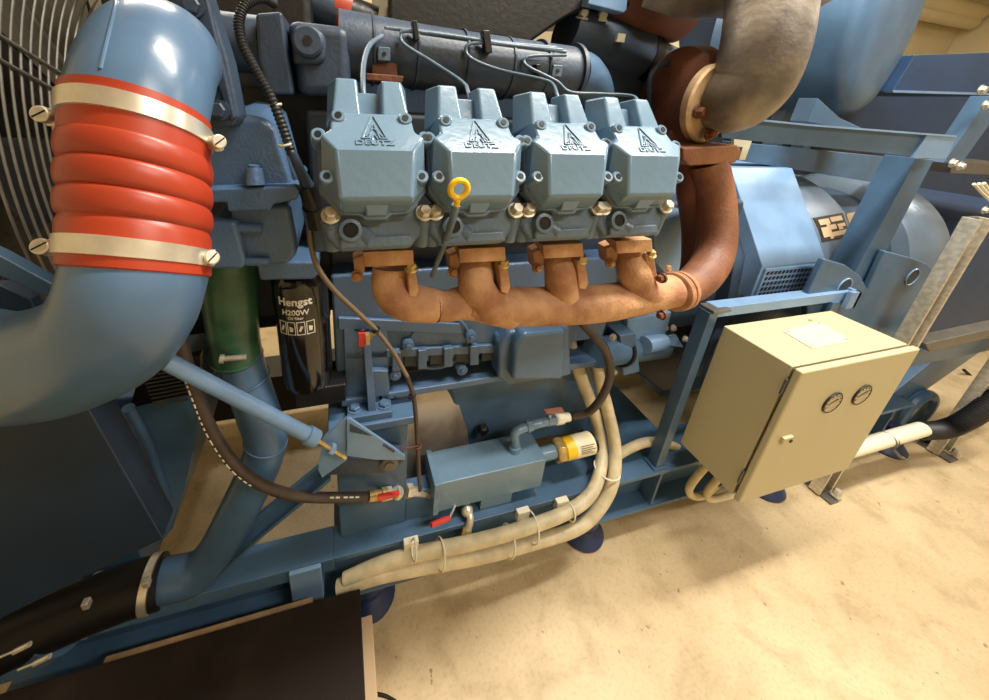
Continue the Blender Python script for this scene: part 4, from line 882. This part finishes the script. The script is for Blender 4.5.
# right stay
rt = thing('right_stay', 'dark blue slanting stay with bolted brackets at the right edge', 'brace', at(950, 160, y=.95))
MB().prism(Yp([(989, 96), (1010, 96), (962, 163), (944, 163)], .95), (0, .05, 0)).build('bar', 'frame', rt, .002)
for (x, y) in ((985, 105), (952, 163), (960, 166), (984, 210), (981, 90)): MB().bolt(at(x, y, y=.93), (0, -1, 0), .014, .014).build('bolt', 'zinc', rt)
for i in range(3):
    prop(MB().tube(path([(974 + i * 5, 184 - i * .5, .8), (982 + i * 5, 193, .8), (1000 + i * 5, 210, .8)]), .005, 10, 3).build('cable', 'white'), 'one of the three thin white cables at the right edge', 'cable', 'white cables at the right edge')
# ================================================================ GALVANISED UPRIGHTS
def upright(x, y, z1, w, label, base_px):
    t = thing('support_post', label, 'post', (x, y, 0), 'galvanised uprights')
    b = MB(); b.box(x, x + w, y, y + .012, 0.01, z1); b.build('web', 'galv', t, .001)
    MB().box(x - .004, x + .006, y - .03, y + .012, .01, z1).build('flange', 'zinc', t, .001)
    MB().box(x + w - .006, x + w + .006, y - .03, y + .012, .01, z1).build('flange', 'zinc', t, .001)
    MB().box(x + w * .1, x + w * .75, y - .07, y + .05, 0, .01).build('foot_bar', 'galv', t, .001)
    MB().bolt((x + w * .9, y - .05, .02), (0, 0, 1), .016, .03).build('anchor_bolt', 'zinc', t)
x_ = at(916, 324, y=.66).x
upright(2.035, .66, 1.32, .075, 'galvanised steel upright bolted to the floor just right of the cream cabinet', None)
upright(2.93, .66, .95, .10, 'second galvanised upright near the right edge, behind the black corrugated hose', None)
# right lower frame of the set
rf = thing('lower_side_frame', 'dark blue base frame end with a round lifting eye, right of the cabinet', 'frame', (2.7, .9, .14))
MB().prism(Yp([(926, 344), (1060, 314), (1060, 322), (930, 352)], .64), (0, .05, 0)).build('top_rail', 'galv', rf, .004)
MB().prism(Yp([(916, 352), (1060, 322), (1060, 336), (905, 368)], .70), (0, .05, 0)).build('side_rail', 'frame', rf, .002)
MB().prism(Yp([(934, 360), (956, 355), (980, 352), (912, 400), (876, 408), (888, 398)], .80), (0, .05, 0)).build('strut', 'frame', rf, .002)
MB().prism(Yp([(845, 408), (905, 395), (900, 408), (880, 416), (835, 427)], .80), (0, .05, 0)).build('lower_rail', 'frame', rf, .002)
c_ = at(915, 412, y=.78)
MB().torus(c_, (0, 1, 0), .118, .026, 40, 10).build('lifting_eye', 'frame', rf)
MB().prism(Yp([(905, 350), (968, 335), (1060, 315), (1060, 210), (990, 230), (930, 330)], 1.1), (0, .9, 0)).build('end_panel', 'deep', rf, .002)
hose('black_cable', 'thin black cable crossing the floor beyond the rear frame', 'cable', [(964, 370, 1.0), (972, 377, .98), (980, 384, .96)], .009, 'black')
# ================================================================ BROWN LID BOX (front left), timber
bz = .30; px_r = at(360, 588, z=bz)
kx = px_r.x; ky = at(360, 588, z=bz).y
bx = thing('storage_box', 'dark brown topped box in the foreground at lower left', 'box', (kx - .6, .2, 0))
MB().box(kx - 1.3, kx, -.5, ky, bz - .03, bz).build('lid', 'blackbox', bx, .003)
MB().box(kx - 1.29, kx + .028, -.5, ky - .05, 0.0, bz - .03).build('box_side', 'boxside', bx, .003)
prop(MB().box(-.60, -.12, ky + .003, ky + .028, 0, .27).build('timber_board', 'wood', None, .003), 'light timber board on edge between the brown topped box and the base rail', 'board')
hose('floor_cable', 'short black cable lying on the floor right of the brown topped box', 'cable', [(362, 697, .46), (372, 694, .455), (385, 696, .45), (396, 702, .44)], .004, 'black')
# small items seen beyond
t = prop(MB().prism(Yp([(734, 139), (752, 141), (745, 160), (739, 160), (743, 147), (734, 146)], .84), (0, .01, 0)).build('wall_notice', 'label'), 'small pale card standing behind the louvred hood', 'card')
# ================================================================ LIGHTS
def area(name, loc, sx, sy, e, col, rot=(0, 0, 0)):
    l = bpy.data.lights.new(name, 'AREA'); l.shape = 'RECTANGLE'; l.size = sx; l.size_y = sy; l.energy = e; l.color = col
    o = bpy.data.objects.new(name, l); COL.objects.link(o); o.location = loc; o.rotation_euler = rot; return o
warm = (1, .94, .83)
area('ceiling_and_fill_light', (1.3, .45, 3.3), 1.6, .2, 95, warm)
area('ceiling_and_fill_light', (1.6, -1.1, 3.3), 1.6, .2, 42, warm)  # front fill, added so light reaches the hood under the beams
area('ceiling_and_fill_light', (5.0, .3, 3.3), 2.0, .3, 50, warm)
area('ceiling_and_fill_light', (4.6, 2.6, 3.3), 1.6, .3, 45, warm)  # fill added to light the back wall
area('ceiling_and_fill_light', (-1.0, 2.5, 3.3), 1.6, .3, 45, warm)  # rear fill, added to brighten the floor seen under the engine
w = bpy.data.worlds.new('world'); sc.world = w; w.use_nodes = True
w.node_tree.nodes['Background'].inputs[0].default_value = (.6, .6, .6, 1); w.node_tree.nodes['Background'].inputs[1].default_value = .2
# ================================================================ CAMERA
cd = bpy.data.cameras.new('camera'); co = bpy.data.objects.new('camera', cd); COL.objects.link(co); sc.camera = co
cd.sensor_fit = 'HORIZONTAL'; cd.sensor_width = 36; cd.lens = FL / 989 * 36
cd.shift_x = (494.5 - CX) / 989; cd.shift_y = (CY - 350) / 989; cd.clip_start = .02
m3 = Matrix((RM[0], -RM[1], -RM[2])).transposed()
co.matrix_world = Matrix.Translation(CAM) @ m3.to_4x4()
vs = sc.view_settings; vs.view_transform = 'Standard'; vs.look = 'None'; vs.gamma = 1; vs.exposure = .42; vs.use_curve_mapping = False
